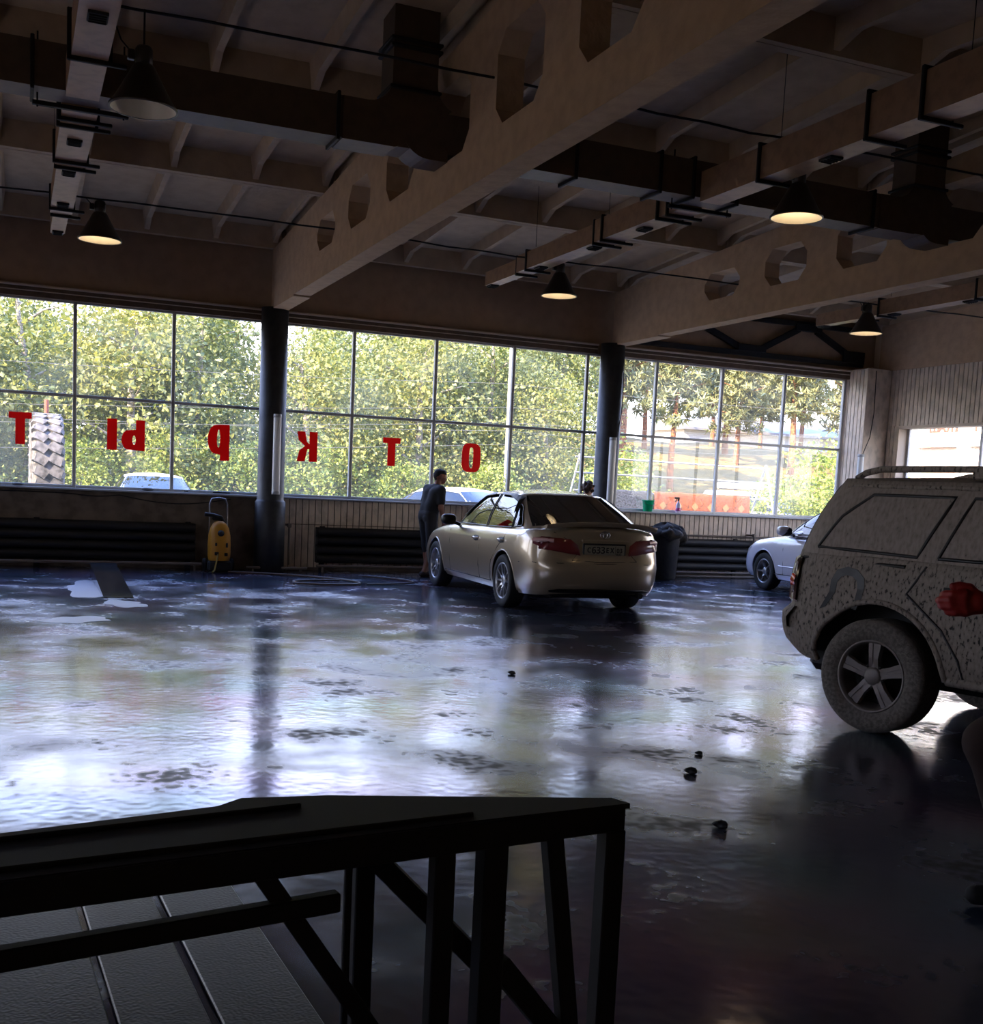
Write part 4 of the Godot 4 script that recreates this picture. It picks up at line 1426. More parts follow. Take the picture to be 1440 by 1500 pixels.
func trestle() -> void:
	# steel trestle in the foreground
	var t := thing("steel_trestle", "dark welded steel trestle of angle bars in the lower left foreground", "trestle", Vector3.ZERO)
	var put_bar := func(p: Vector3, q: Vector3, w: float, h: float, nm := "rail"):
		var st := S()
		bar(st, p, q, w, h, 0.003)
		obj(nm, st, M.iron, t)
	var top := S()
	# deck plate: outline in (x, -z)
	prism(top, P2([-1.7, -16.16, 0.91, -15.80, 1.30, -15.76, 1.28, -15.71, 0.65, -15.54, 0.46, -15.52, 0.39, -15.58, -1.7, -15.98]), 0.012, Transform3D(Basis(Vector3.RIGHT, Vector3.FORWARD, Vector3.UP), Vector3(0, 0.742, 0)))
	obj("deck_plate", top, M.iron, t)
	put_bar.call(Vector3(1.29, 0.72, 15.735), Vector3(-1.7, 0.72, 16.14), 0.045, 0.062)
	put_bar.call(Vector3(0.91, 0.758, 15.77), Vector3(-1.7, 0.758, 16.1), 0.006, 0.012)
	put_bar.call(Vector3(0.57, 0.758, 15.62), Vector3(-1.7, 0.758, 15.98), 0.006, 0.012)
	put_bar.call(Vector3(1.28, 0.715, 15.70), Vector3(0.47, 0.715, 15.53), 0.045, 0.055)
	put_bar.call(Vector3(0.46, 0.715, 15.54), Vector3(-1.7, 0.715, 15.99), 0.045, 0.055)
	put_bar.call(Vector3(0.62, 0.592, 15.76), Vector3(-1.7, 0.562, 16.10), 0.03, 0.042)
	for l in [[1.27, 15.735, 0.05, 0.69], [0.955, 15.775, 0.056, 0.70], [0.835, 15.79, 0.046, 0.70], [0.876, 15.66, 0.03, 0.70], [0.657, 15.70, 0.016, 0.70], [0.72, 15.60, 0.045, 0.70], [-0.7, 15.98, 0.05, 0.70]]:
		put_bar.call(Vector3(l[0], l[3], l[1]), Vector3(l[0], 0.0, l[1]), l[2], l[2], "leg")
	for l in [[Vector3(1.11, 0.69, 15.75), Vector3(1.205, 0.02, 15.75), 0.042], [Vector3(0.45, 0.68, 15.76), Vector3(0.86, 0.06, 15.76), 0.04], [Vector3(0.72, 0.65, 15.66), Vector3(0.98, 0.38, 15.70), 0.045], [Vector3(0.98, 0.42, 15.77), Vector3(1.24, 0.10, 15.745), 0.05]]:
		put_bar.call(l[0], l[1], l[2], l[2], "brace")
	# steel floor plates under it
	var pm := relief(mk(Color(0.11, 0.11, 0.12), 0.36, 0.4), noise_tex("chequer", 0.09, 1, [], 256), 0.06)
	pm.uv1_triplanar = true
	pm.uv1_world_triplanar = true
	pm.uv1_scale = Vector3(3, 3, 3)
	var names := ["steel floor plate under the trestle at the left edge", "steel floor plate under the middle of the trestle", "steel floor plate under the trestle nearest its right legs"]
	for i in 3:
		var st := S()
		bbox(st, Vector3([0.02, 0.355, 0.62][i], 0.008, 14.7), Vector3([0.40, 0.225, 0.25][i], 0.016, 1.8), 0.004, Basis(Vector3.UP, 0.05))
		tag(obj("floor_plate", st, pm), names[i], "plate")

# ---------------------------------------------------------------- vehicles (local x forward from the rear axle, z to the car's right)
func car_xi(P: Dictionary) -> PackedFloat32Array:
	var a := PackedFloat32Array()
	for k in 13:
		var e := 1.0 - 0.22 * pow(k / 12.0, 2.4)
		a.append(e)
		a.append(-e)
	var x := -0.76
	while x < 0.76:
		a.append(x)
		x += 0.03
	for w in [0.0, P.wb]:
		for k in 17:
			var xx: float = w + P.arch * cos(PI * k / 16.0)
			a.append((xx - P.xm) / P.lh)
		for s in [-1.0, 1.0]:
			a.append((w + s * (P.arch + 0.004) - P.xm) / P.lh)
	a.sort()
	var out := PackedFloat32Array()
	for v in a:
		if out.is_empty() or v - out[-1] > 0.0006:
			out.append(v)
	return out

func car_plan(P: Dictionary, xi: float) -> float:
	return P.w * pow(maxf(0.0, 1.0 - pow(absf(xi), P.n)), 1.0 / P.m) * ip(P.taper, xi)

func car_yb(P: Dictionary, x: float) -> float:
	var y: float = ip(P.yb, x)
	for w in [0.0, P.wb]:
		var d: float = absf(x - w)
		if d < P.arch:
			y = maxf(y, P.r + sqrt(P.arch * P.arch - d * d))
	return y

# point of the lower body; t 0 = bottom edge, 1 = shoulder
func low(P: Dictionary, xi: float, y: float, side: float) -> Vector3:
	var x0: float = P.xm + P.lh * xi
	var y0: float = ip(P.yb, x0)
	var t := clampf((y - y0) / (ip(P.ys, x0) - y0), 0.0, 1.0)
	var x: float = x0 + (ip(P.dxr, t) * pow(-xi, 6.0) if xi < 0 else ip(P.dxf, t) * pow(xi, 6.0))
	return Vector3(x, y, side * car_plan(P, xi) * ip(P.wt, t))

func low_n(P: Dictionary, xi: float, side: float) -> Vector3:
	var z := car_plan(P, xi)
	return Vector3(signf(xi) * pow(absf(xi), P.n - 1.0) * P.n / P.lh, 0.0, side * P.m * pow(z / P.w, P.m - 1.0) / P.w).normalized()

# q = ["x", x, y] on the flank or ["r", z, y] on the tail or ["f", z, y] on the nose
func skin(P: Dictionary, q: Array, side: float, off := 0.004) -> Vector3:
	var xi: float
	var sd := side
	if q[0] == "x":
		xi = (q[1] - P.xm) / P.lh
	else:
		xi = pow(maxf(0.0, 1.0 - pow(minf(absf(q[1]) / P.w, 1.0), P.m)), 1.0 / P.n) * (1.0 if q[0] == "f" else -1.0)
		sd = signf(q[1]) if q[1] != 0 else 1.0
	return low(P, xi, q[2], sd) + low_n(P, xi, sd) * off

func skin_line(st: SurfaceTool, P: Dictionary, qs: Array, side: float, r := 0.005) -> void:
	var pts := []
	for q in qs:
		pts.append(skin(P, q, side, 0.001))
	tube(st, pts, r, 6)

# columns [mode, u, y_low, y_high]
func skin_patch(st: SurfaceTool, P: Dictionary, cols: Array, side: float, off := 0.01) -> void:
	var rings := []
	for c in cols:
		var y: float = c[2]
		var Y: float = c[3]
		rings.append(PackedVector3Array([skin(P, [c[0], c[1], y], side, 0.0), skin(P, [c[0], c[1], lerpf(y, Y, 0.06)], side, off), skin(P, [c[0], c[1], lerpf(y, Y, 0.5)], side, off * 1.3), skin(P, [c[0], c[1], lerpf(y, Y, 0.94)], side, off), skin(P, [c[0], c[1], Y], side, 0.0)]))
	var flip: bool = (rings[-1][2] - rings[0][2]).cross(rings[0][4] - rings[0][0]).dot(low_n(P, (clampf(rings[0][2].x, -9, 9) - P.xm) / P.lh, side)) < 0
	for k in rings.size() - 1:
		for i in 4:
			var a: PackedVector3Array = rings[k]
			var b: PackedVector3Array = rings[k + 1]
			if flip:
				quad(st, a[i], a[i + 1], b[i + 1], b[i], 0)
			else:
				quad(st, a[i], b[i], b[i + 1], a[i + 1], 0)

# greenhouse: G has base [x0, x1, w], top [x0, x1, w], y belt list, roof edge y, crown
func gh(P: Dictionary, xi: float, t: float, side: float) -> Vector3:
	var G: Dictionary = P.g
	var f: float = pow(maxf(0.0, 1.0 - pow(absf(xi), G.n)), 1.0 / G.m)
	var bx := lerpf(G.base[0], G.base[1], (xi + 1) / 2)
	var tx := lerpf(G.top[0], G.top[1], (xi + 1) / 2)
	var w: float = lerpf(G.base[2], G.top[2], t) + G.bulge * sin(PI * t)
	var yb: float = ip(G.belt, bx)
	var yt: float = G.edge + G.arch * pow(absf(xi), 5.0) + ip(G.roof, tx)
	var x := lerpf(bx, tx, t)
	if absf(xi) > 0.5:
		x += signf(xi) * G.bow * sin(PI * t) * pow(absf(xi), 6.0)
	return Vector3(x, lerpf(yb, yt, t), side * w * f)

func gside(P: Dictionary, x: float, y: float, side: float, off := 0.004) -> Vector3:
	var G: Dictionary = P.g
	var t := 0.5
	var xi := 0.0
	for k in 14:
		var x0 := lerpf(G.base[0], G.top[0], t)
		var x1 := lerpf(G.base[1], G.top[1], t)
		xi = clampf(2 * (x - x0) / (x1 - x0) - 1, -0.97, 0.97)
		var p0 := gh(P, xi, 0, side).y
		var p1 := gh(P, xi, 1, side).y
		t = clampf((y - p0) / (p1 - p0), 0, 1)
	var a := gh(P, xi, t, side)
	var n := (gh(P, xi + 0.01, t, side) - gh(P, xi - 0.01, t, side)).cross(gh(P, xi, minf(t + 0.02, 1), side) - gh(P, xi, maxf(t - 0.02, 0), side)).normalized()
	if n.z * side < 0:
		n = -n
	return a + n * off

# glass of the side: outline in (x, y), fanned from the middle
func side_glass(st: SurfaceTool, P: Dictionary, o: PackedVector2Array, side: float, off := 0.005) -> void:
	var m := Vector2.ZERO
	for p in o:
		m += p
	m /= o.size()
	var n := o.size()
	var prev := PackedVector3Array()
	for k in 4:
		var ring := PackedVector3Array()
		for i in n:
			for s in 3:
				var p := o[i].lerp(o[(i + 1) % n], s / 3.0)
				p = m.lerp(p, (k + 0.02) / 3.02)
				ring.append(gside(P, p.x, p.y, side, off))
		if k > 0:
			for i in ring.size():
				var j := (i + 1) % ring.size()
				var nn := (prev[j] - prev[i]).cross(ring[i] - prev[i])
				if nn.z * side > 0:
					quad(st, prev[i], prev[j], ring[j], ring[i], 0)
				else:
					quad(st, prev[j], prev[i], ring[i], ring[j], 0)
		prev = ring

func side_line(st: SurfaceTool, P: Dictionary, o: PackedVector2Array, side: float, r := 0.008, closed := true, off := 0.004) -> void:
	var pts := []
	var n := o.size()
	for i in (n if closed else n - 1):
		for s in 3:
			var p := o[i].lerp(o[(i + 1) % n], s / 3.0)
			pts.append(gside(P, p.x, p.y, side, off))
	pts.append(gside(P, o[0].x, o[0].y, side, off) if closed else gside(P, o[-1].x, o[-1].y, side, off))
	tube(st, pts, r, 6)

# glass of the front (sg 1) or rear (sg -1)
func end_glass(st: SurfaceTool, P: Dictionary, sg: float, t0: float, t1: float, share: float, off := 0.005) -> void:
	var G: Dictionary = P.g
	var grid := []
	for k in 9:
		var t := lerpf(t0, t1, k / 8.0)
		var row := PackedVector3Array()
		for i in 17:
			var u := (i / 8.0 - 1.0) * share
			var xi: float = sg * pow(maxf(0.0, 1.0 - pow(absf(u), G.m)), 1.0 / G.n)
			row.append(gh(P, xi, t, signf(u) if u != 0 else 1.0) + Vector3(sg * 0.7, 0.7, 0) * off)
		grid.append(row)
	for k in 8:
		for i in 16:
			if sg < 0:
				quad(st, grid[k][i], grid[k][i + 1], grid[k + 1][i + 1], grid[k + 1][i], 0)
			else:
				quad(st, grid[k][i + 1], grid[k][i], grid[k + 1][i], grid[k + 1][i + 1], 0)

func car_shell(P: Dictionary, paint: Material, t: Node3D, roofm: Material = null) -> void:
	P.xm = (P.x0 + P.x1) / 2
	P.lh = (P.x1 - P.x0) / 2
	var xs := car_xi(P)
	var N := xs.size()
	var ring_of := func(f: Callable) -> PackedVector3Array:
		var r := PackedVector3Array()
		for i in N:
			r.append(f.call(xs[i], 1.0))
		for i in range(N - 2, 0, -1):
			r.append(f.call(xs[i], -1.0))
		return r
	var rings := []
	for k in 15:
		var tt: float = [0.0, 0.04, 0.1, 0.18, 0.27, 0.36, 0.45, 0.53, 0.6, 0.67, 0.74, 0.81, 0.88, 0.95, 1.0][k]
		rings.append(ring_of.call(func(xi: float, s: float) -> Vector3:
			var x0: float = P.xm + P.lh * xi
			var y0 := car_yb(P, x0)
			return low(P, xi, lerpf(y0, ip(P.ys, x0), tt), s)))
	for k in 7:
		var s2: float = [0.03, 0.08, 0.18, 0.35, 0.6, 0.85, 0.97][k]
		rings.append(ring_of.call(func(xi: float, s: float) -> Vector3:
			var x0: float = P.xm + P.lh * xi
			var p := low(P, xi, ip(P.ys, x0), s)
			p.y = lerpf(p.y, ip(P.yd, x0), 1.0 - pow(1.0 - s2, 2.2))
			p.z *= 1.0 - s2
			p.x -= signf(xi) * pow(absf(xi), 6.0) * s2 * 0.10
			return p))
	var st := S()
	loft(st, rings, true, false, true)
	obj("body", st, paint, t)
	# greenhouse
	rings = []
	for k in 9:
		rings.append(ring_of.call(func(xi: float, s: float) -> Vector3: return gh(P, xi, k / 8.0, s)))
	var G: Dictionary = P.g
	for k in 6:
		var s2: float = [0.97, 0.9, 0.75, 0.5, 0.25, 0.05][k]
		rings.append(ring_of.call(func(xi: float, s: float) -> Vector3:
			var p := gh(P, xi, 1.0, s)
			var xc: float = (G.top[0] + G.top[1]) / 2
			var tx := xc + (p.x - xc) * s2
			var e: float = p.y
			var top: float = G.edge + G.crown + ip(G.roof, tx)
			return Vector3(tx, lerpf(top, e, s2 * s2), p.z * s2)))
	st = S()
	loft(st, rings, true, false, true)
	obj("roof_shell", st, roofm if roofm else paint, t)
	st = S()
	bbox(st, Vector3(P.xm, (P.ub + P.r + P.arch) / 2 + 0.02, 0), Vector3(P.x1 - P.x0 - 0.5, P.r + P.arch - P.ub + 0.04, 2 * (P.w - 0.30)), 0.05)
	obj("underbody", st, M.black, t)
	for w in [0.0, P.wb]:
		for s in [-1.0, 1.0]:
			st = S()
			var pts := []
			for k in 25:
				var a := deg_to_rad(lerpf(-12.0, 192.0, k / 24.0))
				var x: float = w + (P.arch + 0.006) * cos(a)
				var y: float = P.r + (P.arch + 0.006) * sin(a)
				if y < ip(P.yb, x) - 0.01:
					continue
				var q := low(P, (x - P.xm) / P.lh, maxf(y, ip(P.yb, x)), s)
				pts.append(q + Vector3(0, 0, -0.004 * s))
			tube(st, pts, P.get("lip", 0.011), 6)
			obj("arch_lip", st, P.get("lipm", paint), t)

func wheel(parent: Node3D, c: Vector3, R: float, W: float, rr: float, spokes: int, side: float, tyre: Material, rim: Material, style := 0) -> void:
	var xf := Transform3D(Basis(Vector3.RIGHT, side * PI / 2), c)   # lathe axis y -> outward
	var h := W / 2
	var st := S()
	lathe(st, [Vector2(rr, -h * 0.9), Vector2(R * 0.9, -h), Vector2(R * 0.975, -h * 0.9), Vector2(R, -h * 0.72), Vector2(R, h * 0.72), Vector2(R * 0.975, h * 0.9), Vector2(R * 0.9, h), Vector2(rr + (R - rr) * 0.35, h * 1.0), Vector2(rr + 0.004, h * 0.9), Vector2(rr - 0.004, h * 0.82)], 56, xf)
	var w := obj("wheel", st, tyre, parent)
	st = S()
	lathe(st, [Vector2(rr + 0.002, h * 0.86), Vector2(rr, h * 0.92), Vector2(rr - 0.012, h * 0.90), Vector2(rr - 0.025, h * 0.6), Vector2(rr - 0.04, -h * 0.6)], 56, xf)
	obj("rim", st, rim, w)
	st = S()
	lathe(st, [Vector2(rr - 0.03, -h * 0.3), Vector2(0.02, -h * 0.3), Vector2(0.0, -h * 0.3)], 40, xf)
	lathe(st, [Vector2(rr * 0.7, -h * 0.3), Vector2(rr * 0.7, -h * 0.12), Vector2(0.0, -h * 0.12)], 40, xf)
	obj("brake_disc", st, M.iron, w)
	for k in spokes:
		var a := TAU * k / spokes + (0.3 if style == 1 else 0.0)
		var b := Basis(Vector3.UP, a)
		st = S()
		if style == 0:
			var pr := []
			for q in [[0.035, 0.030, 0.55], [rr * 0.45, 0.016, 0.78], [rr * 0.8, 0.014, 0.82], [rr - 0.012, 0.022, 0.8]]:
				pr.append(PackedVector3Array([xf * (b * Vector3(q[0], h * q[2] - 0.03, -q[1])), xf * (b * Vector3(q[0], h * q[2], -q[1] * 0.7)), xf * (b * Vector3(q[0], h * q[2], q[1] * 0.7)), xf * (b * Vector3(q[0], h * q[2] - 0.03, q[1]))]))
			loft(st, pr, true, true, true, -1)
		else:
			for s in [-1.0, 1.0]:
				var pr := []
				for q in [[0.03, 0.018, 0.62, 0.019], [rr * 0.5, 0.020, 0.74, 0.0155], [rr - 0.014, 0.030, 0.72, 0.019]]:
					var o: float = s * q[1]
					pr.append(PackedVector3Array([xf * (b * Vector3(q[0], h * q[2] - 0.035, o - q[3])), xf * (b * Vector3(q[0], h * q[2], o - q[3] * 0.8)), xf * (b * Vector3(q[0], h * q[2], o + q[3] * 0.8)), xf * (b * Vector3(q[0], h * q[2] - 0.035, o + q[3]))]))
				loft(st, pr, true, true, true, -1)
			bbox(st, xf * (b * Vector3(rr * 0.5, h * 0.6, 0)), Vector3(rr * 0.85, 0.02, 0.03), 0.004, xf.basis * b)
		obj("spoke", st, rim, w)
	st = S()
	lathe(st, [Vector2(0.062, h * 0.2), Vector2(0.06, h * 0.66), Vector2(0.045, h * 0.74), Vector2(0.0, h * 0.76)], 24, xf)
	obj("hub", st, rim, w)
	if style == 1:
		for k in 5:
			var a := TAU * (k + 0.5) / 5 + 0.3
			st = S()
			lathe(st, [Vector2(0.012, 0.0), Vector2(0.012, 0.006), Vector2(0.0, 0.008)], 10, xf * Transform3D(Basis(), Vector3(cos(a) * 0.075, h * 0.60, -sin(a) * 0.075)))
			obj("wheel_nut", st, M.iron, w)

func mirror(t: Node3D, p: Vector3, side: float, m: Material) -> void:
	var st := S()
	var rings := []
	for q in [[-0.075, 0.3], [-0.07, 0.8], [-0.03, 1.0], [0.03, 0.95], [0.07, 0.6], [0.085, 0.2]]:
		var ring := PackedVector3Array()
		for k in 16:
			var a := TAU * k / 16
			ring.append(p + Vector3(q[0], 0.075 * q[1] * signf(sin(a)) * pow(absf(sin(a)), 0.7), 0.105 * q[1] * signf(cos(a)) * pow(absf(cos(a)), 0.7)))
		rings.append(ring)
	loft(st, rings, true, true, true)
	tube(st, [p + Vector3(0, -0.03, -0.06 * side), p + Vector3(-0.02, -0.07, -0.17 * side)], 0.025, 8)
	obj("door_mirror", st, m, t)

func door_handle(t: Node3D, P: Dictionary, x: float, y: float, side: float, m: Material, L := 0.17) -> void:
	var st := S()
	skin_patch(st, P, [["x", x - L / 2 - 0.01, y - 0.03, y + 0.03], ["x", x, y - 0.04, y + 0.035], ["x", x + L / 2 + 0.01, y - 0.03, y + 0.03]], side, 0.002)
	obj("handle_recess", st, M.black, t)
	st = S()
	tube(st, [skin(P, ["x", x - L / 2, y], side, 0.0), skin(P, ["x", x - L / 2 + 0.03, y], side, 0.03), skin(P, ["x", x + L / 2 - 0.03, y], side, 0.03), skin(P, ["x", x + L / 2, y], side, 0.0)], 0.014, 8)
	obj("door_handle", st, m, t)

func sedan_shape(s := 1.0) -> Dictionary:
	return {
		"x0": -1.085, "x1": 3.73, "w": 0.91, "n": 13.0, "m": 3.0, "wb": 2.775, "r": 0.325, "arch": 0.375, "ub": 0.2,
		"taper": [-1.0, 0.955, -0.7, 0.985, -0.2, 1.0, 0.5, 1.0, 0.8, 0.985, 1.0, 0.95],
		"yb": [-1.1, 0.27, -0.8, 0.23, 0.3, 0.2, 2.3, 0.2, 3.3, 0.2, 3.75, 0.24],
		"ys": [-1.1, 1.0, -0.7, 0.995, 0.0, 0.965, 1.0, 0.945, 2.2, 0.915, 3.0, 0.83, 3.5, 0.70, 3.75, 0.60],
		"yd": [-1.1, 1.085, -0.85, 1.09, -0.5, 1.08, 0.3, 1.02, 2.0, 1.0, 2.4, 0.985, 3.0, 0.92, 3.45, 0.80, 3.75, 0.64],
		"wt": [0.0, 0.90, 0.12, 0.955, 0.35, 0.99, 0.58, 1.0, 0.8, 0.982, 0.92, 0.955, 1.0, 0.90],
		"dxr": [0.0, 0.12, 0.15, 0.03, 0.3, 0.0, 0.46, 0.0, 0.54, 0.045, 0.7, 0.085, 0.9, 0.095, 1.0, 0.09],
		"dxf": [0.0, -0.10, 0.2, 0.0, 0.5, 0.0, 0.75, -0.06, 1.0, -0.20],
		"g": {"base": [-0.74, 2.42, 0.805], "top": [0.17, 1.46, 0.575], "belt": [-0.8, 1.04, -0.4, 0.985, 0.2, 0.945, 1.0, 0.93, 2.0, 0.915, 2.4, 0.95], "edge": 1.385, "arch": 0.045, "roof": [-0.2, -0.03, 0.3, 0.0, 0.9, 0.02, 1.5, -0.01], "crown": 0.065, "bulge": 0.03, "bow": 0.035, "n": 9.0, "m": 3.0},
	}

func vehicles() -> void:
	M.glass = mk(Color(0.03, 0.035, 0.035), 0.03, 0.0, 0.6)
	M.alloy = mk(Color(0.62, 0.62, 0.63), 0.3, 0.8)
	M.trim = mk(Color(0.025, 0.025, 0.027), 0.4)
	M.seam = mk(Color(0.05, 0.045, 0.04), 0.7)
	gold_sedan()
	white_sedan()
	offroader()
	parked_cars()

func sedan_sides(t: Node3D, P: Dictionary, paint: Material, visors: bool) -> void:
	var front := P2([2.02, 0.955, 1.86, 1.075, 1.62, 1.24, 1.42, 1.345, 0.93, 1.385, 0.885, 0.965])
	var rear := P2([0.83, 0.965, 0.875, 1.385, 0.52, 1.375, 0.18, 1.315, 0.02, 1.13, -0.02, 0.985])
	var quarter := P2([-0.06, 0.99, -0.02, 1.13, 0.14, 1.30, -0.02, 1.235, -0.26, 1.065, -0.3, 1.02])
	for s in [-1.0, 1.0]:
		var st := S()
		for o in [[front, "front_window"], [rear, "rear_window"], [quarter, "quarter_window"]]:
			st = S()
			side_glass(st, P, o[0], s)
			obj(o[1], st, M.glass, t)
			st = S()
			side_line(st, P, o[0], s, 0.009)
			obj("window_seal", st, M.trim, t)
		if visors:
			for o in [P2([1.9, 1.085, 1.64, 1.27, 1.42, 1.385, 0.93, 1.425]), P2([0.875, 1.425, 0.52, 1.415, 0.16, 1.35, -0.0, 1.16])]:
				st = S()
				var a := []
				for i in o.size() - 1:
					for k in 4:
						var p: Vector2 = o[i].lerp(o[i + 1], k / 4.0)
						a.append(PackedVector3Array([gside(P, p.x, p.y, s, 0.012), gside(P, p.x, p.y - 0.055, s, 0.035), gside(P, p.x, p.y - 0.06, s, 0.032), gside(P, p.x, p.y - 0.004, s, 0.008)]))
				loft(st, a, true, true, true, -1)
				obj("rain_visor", st, M.trim, t)
		# door seams, handles, mirror, sill
		st = S()
		skin_line(st, P, [["x", 0.86, 0.93], ["x", 0.87, 0.7], ["x", 0.88, 0.45], ["x", 0.87, 0.29]], s, 0.004)
		obj("door_seam", st, M.seam, t)
		st = S()
		skin_line(st, P, [["x", 2.16, 0.86], ["x", 2.10, 0.7], ["x", 2.08, 0.45], ["x", 2.1, 0.29]], s, 0.004)
		obj("door_seam", st, M.seam, t)
		st = S()
		skin_line(st, P, [["x", 0.0, 0.93], ["x", 0.03, 0.86], ["x", 0.19, 0.74], ["x", 0.40, 0.55], ["x", 0.46, 0.4], ["x", 0.47, 0.29]], s, 0.004)
		obj("door_seam", st, M.seam, t)
		st = S()
		skin_line(st, P, [["x", 0.47, 0.285], ["x", 1.2, 0.285], ["x", 2.35, 0.285]], s, 0.006)
		obj("sill_seam", st, M.seam, t)
		door_handle(t, P, 1.02, 0.80, s, paint)
		door_handle(t, P, 0.10, 0.825, s, paint)
		mirror(t, Vector3(1.93, 1.0, s * 0.99), s, M.trim if visors else paint)

func gold_sedan() -> void:
	var P := sedan_shape()
	var t := thing("car", "wet gold sedan seen from behind, parked nose to the window wall", "car", Vector3.ZERO, 0.0)
	var paint := mk(Color(0.62, 0.56, 0.47), 0.32, 0.5)
	paint.clearcoat_enabled = true
	paint.clearcoat = 1.0
	paint.clearcoat_roughness = 0.04
	car_shell(P, paint, t)
	sedan_sides(t, P, paint, true)
	var st := S()
	end_glass(st, P, -1.0, 0.06, 0.94, 0.90)
	obj("rear_windscreen", st, M.glass, t)
	st = S()
	end_glass(st, P, 1.0, 0.06, 0.94, 0.92)
	obj("windscreen", st, M.glass, t)
	st = S()
	# lip spoiler
	var rings := []
	for k in 17:
		var z := -0.72 + 1.44 * k / 16
		var u := absf(z) / 0.72
		var x := -1.01 + 0.10 * pow(u, 3.0)
		var y := 1.09 - 0.05 * pow(u, 2.5)
		rings.append(PackedVector3Array([Vector3(x + 0.16, y - 0.01, z), Vector3(x + 0.06, y + 0.012, z), Vector3(x - 0.035, y + 0.028, z), Vector3(x - 0.04, y + 0.018, z), Vector3(x, y - 0.03, z)]))
	loft(st, rings, true, true, true)
	obj("boot_spoiler", st, paint, t)
	var red := mk(Color(0.42, 0.025, 0.045), 0.08)
	red.clearcoat_enabled = true
	var clear := mk(Color(0.8, 0.62, 0.62), 0.06)
	for s in [-1.0, 1.0]:
		st = S()
		skin_patch(st, P, [["x", -0.80, 0.83, 0.905], ["x", -0.90, 0.80, 0.92], ["x", -0.97, 0.785, 0.925], ["r", s * 0.80, 0.775, 0.925], ["r", s * 0.72, 0.77, 0.92], ["r", s * 0.6, 0.755, 0.915], ["r", s * 0.46, 0.735, 0.905], ["r", s * 0.36, 0.725, 0.84], ["r", s * 0.33, 0.72, 0.73]], s, 0.016)
		var tl := obj("tail_lamp", st, red, t)
		st = S()
		skin_patch(st, P, [["r", s * 0.85, 0.86, 0.905], ["r", s * 0.78, 0.86, 0.91], ["r", s * 0.66, 0.855, 0.905]], s, 0.022)
		obj("reversing_lens", st, clear, tl)
	# boot lid seams, plate recess, plate
	st = S()
	skin_line(st, P, [["r", -0.70, 0.98], ["r", -0.50, 0.90], ["r", -0.36, 0.74], ["r", -0.44, 0.66], ["r", 0.0, 0.645], ["r", 0.44, 0.66], ["r", 0.36, 0.74], ["r", 0.50, 0.90], ["r", 0.70, 0.98]], 1.0, 0.005)
	obj("boot_seam", st, M.seam, t)
	st = S()
	skin_line(st, P, [["x", -0.5, 0.60], ["x", -0.85, 0.615], ["r", -0.85, 0.62], ["r", -0.6, 0.625], ["r", 0.0, 0.63], ["r", 0.6, 0.625], ["r", 0.85, 0.62]], -1.0, 0.004)
	obj("bumper_seam", st, M.seam, t)
	st = S()
	var px := skin(P, ["r", 0.0, 0.79], 1.0, 0.0).x
	bbox(st, Vector3(px + 0.002, 0.79, 0), Vector3(0.02, 0.15, 0.56), 0.006)
	obj("plate_frame", st, M.trim, t)
	st = S()
	bbox(st, Vector3(px - 0.008, 0.788, 0), Vector3(0.016, 0.112, 0.515), 0.003)
	var pl := obj("number_plate", st, mk(Color(0.52, 0.50, 0.44), 0.4), t)
	for k in [["С", -0.205, 0.066], ["6", -0.142, 0.086], ["3", -0.083, 0.086], ["3", -0.024, 0.086], ["Е", 0.036, 0.066], ["Х", 0.095, 0.066], ["03", 0.192, 0.058]]:
		text_piece(pl, k[0], k[2] * 0.95, Vector3(px - 0.017, 0.786, k[1]), mk(Color(0.03, 0.03, 0.03), 0.5), Basis(Vector3.UP, -PI / 2))
	text_piece(pl, "RUS", 0.028, Vector3(px - 0.017, 0.742, 0.185), mk(Color(0.03, 0.03, 0.03), 0.5), Basis(Vector3.UP, -PI / 2))
	st = S()
	bbox(st, Vector3(px - 0.017, 0.788, 0.138), Vector3(0.002, 0.1, 0.004), 0.0005)
	obj("plate_rule", st, M.black, pl)
	st = S()
	bbox(st, Vector3(px - 0.006, 0.895, 0), Vector3(0.03, 0.028, 0.60), 0.008)
	obj("plate_garnish", st, paint, t)
	# emblem of three ovals
	st = S()
	var ex := skin(P, ["r", 0.0, 0.965], 1.0, 0.006).x
	for k in [[0.062, 0.042, 0.0], [0.026, 0.040, 0.0], [0.048, 0.017, 0.021]]:
		var pts := []
		for i in 33:
			var a := TAU * i / 32
			pts.append(Vector3(ex - 0.002, 0.965 + k[1] * sin(a) + k[2], k[0] * cos(a)))
		tube(st, pts, 0.0055, 6, -1.0, false)
	obj("emblem", st, M.chrome, t)
	st = S()
	skin_patch(st, P, [["r", -0.72, 0.275, 0.30], ["r", -0.6, 0.27, 0.32], ["r", -0.3, 0.27, 0.325], ["r", 0.3, 0.27, 0.325], ["r", 0.6, 0.27, 0.32], ["r", 0.72, 0.275, 0.30]], 1.0, 0.016)
	obj("lower_bumper", st, M.trim, t)
	for s in [-1.0, 1.0]:
		for w in [0.0, 2.775]:
			wheel(t, Vector3(w, 0.325, s * 0.795), 0.325, 0.215, 0.225, 10, s, M.rubber, M.alloy)
	st = S()
	tube(st, [Vector3(-1.02, 0.25, 0.5), Vector3(-0.5, 0.26, 0.5)], 0.035, 12)
	obj("exhaust", st, M.iron, t)
	# rear left hub stands at (5.55, 0.325, 5.14), heading 2.6 degrees off the wall's normal
	var turn := PI / 2 - 0.0448
	t.rotation.y = turn
	t.position = Vector3(5.55, 0, 5.136) - Basis(Vector3.UP, turn) * Vector3(0, 0, -0.90)

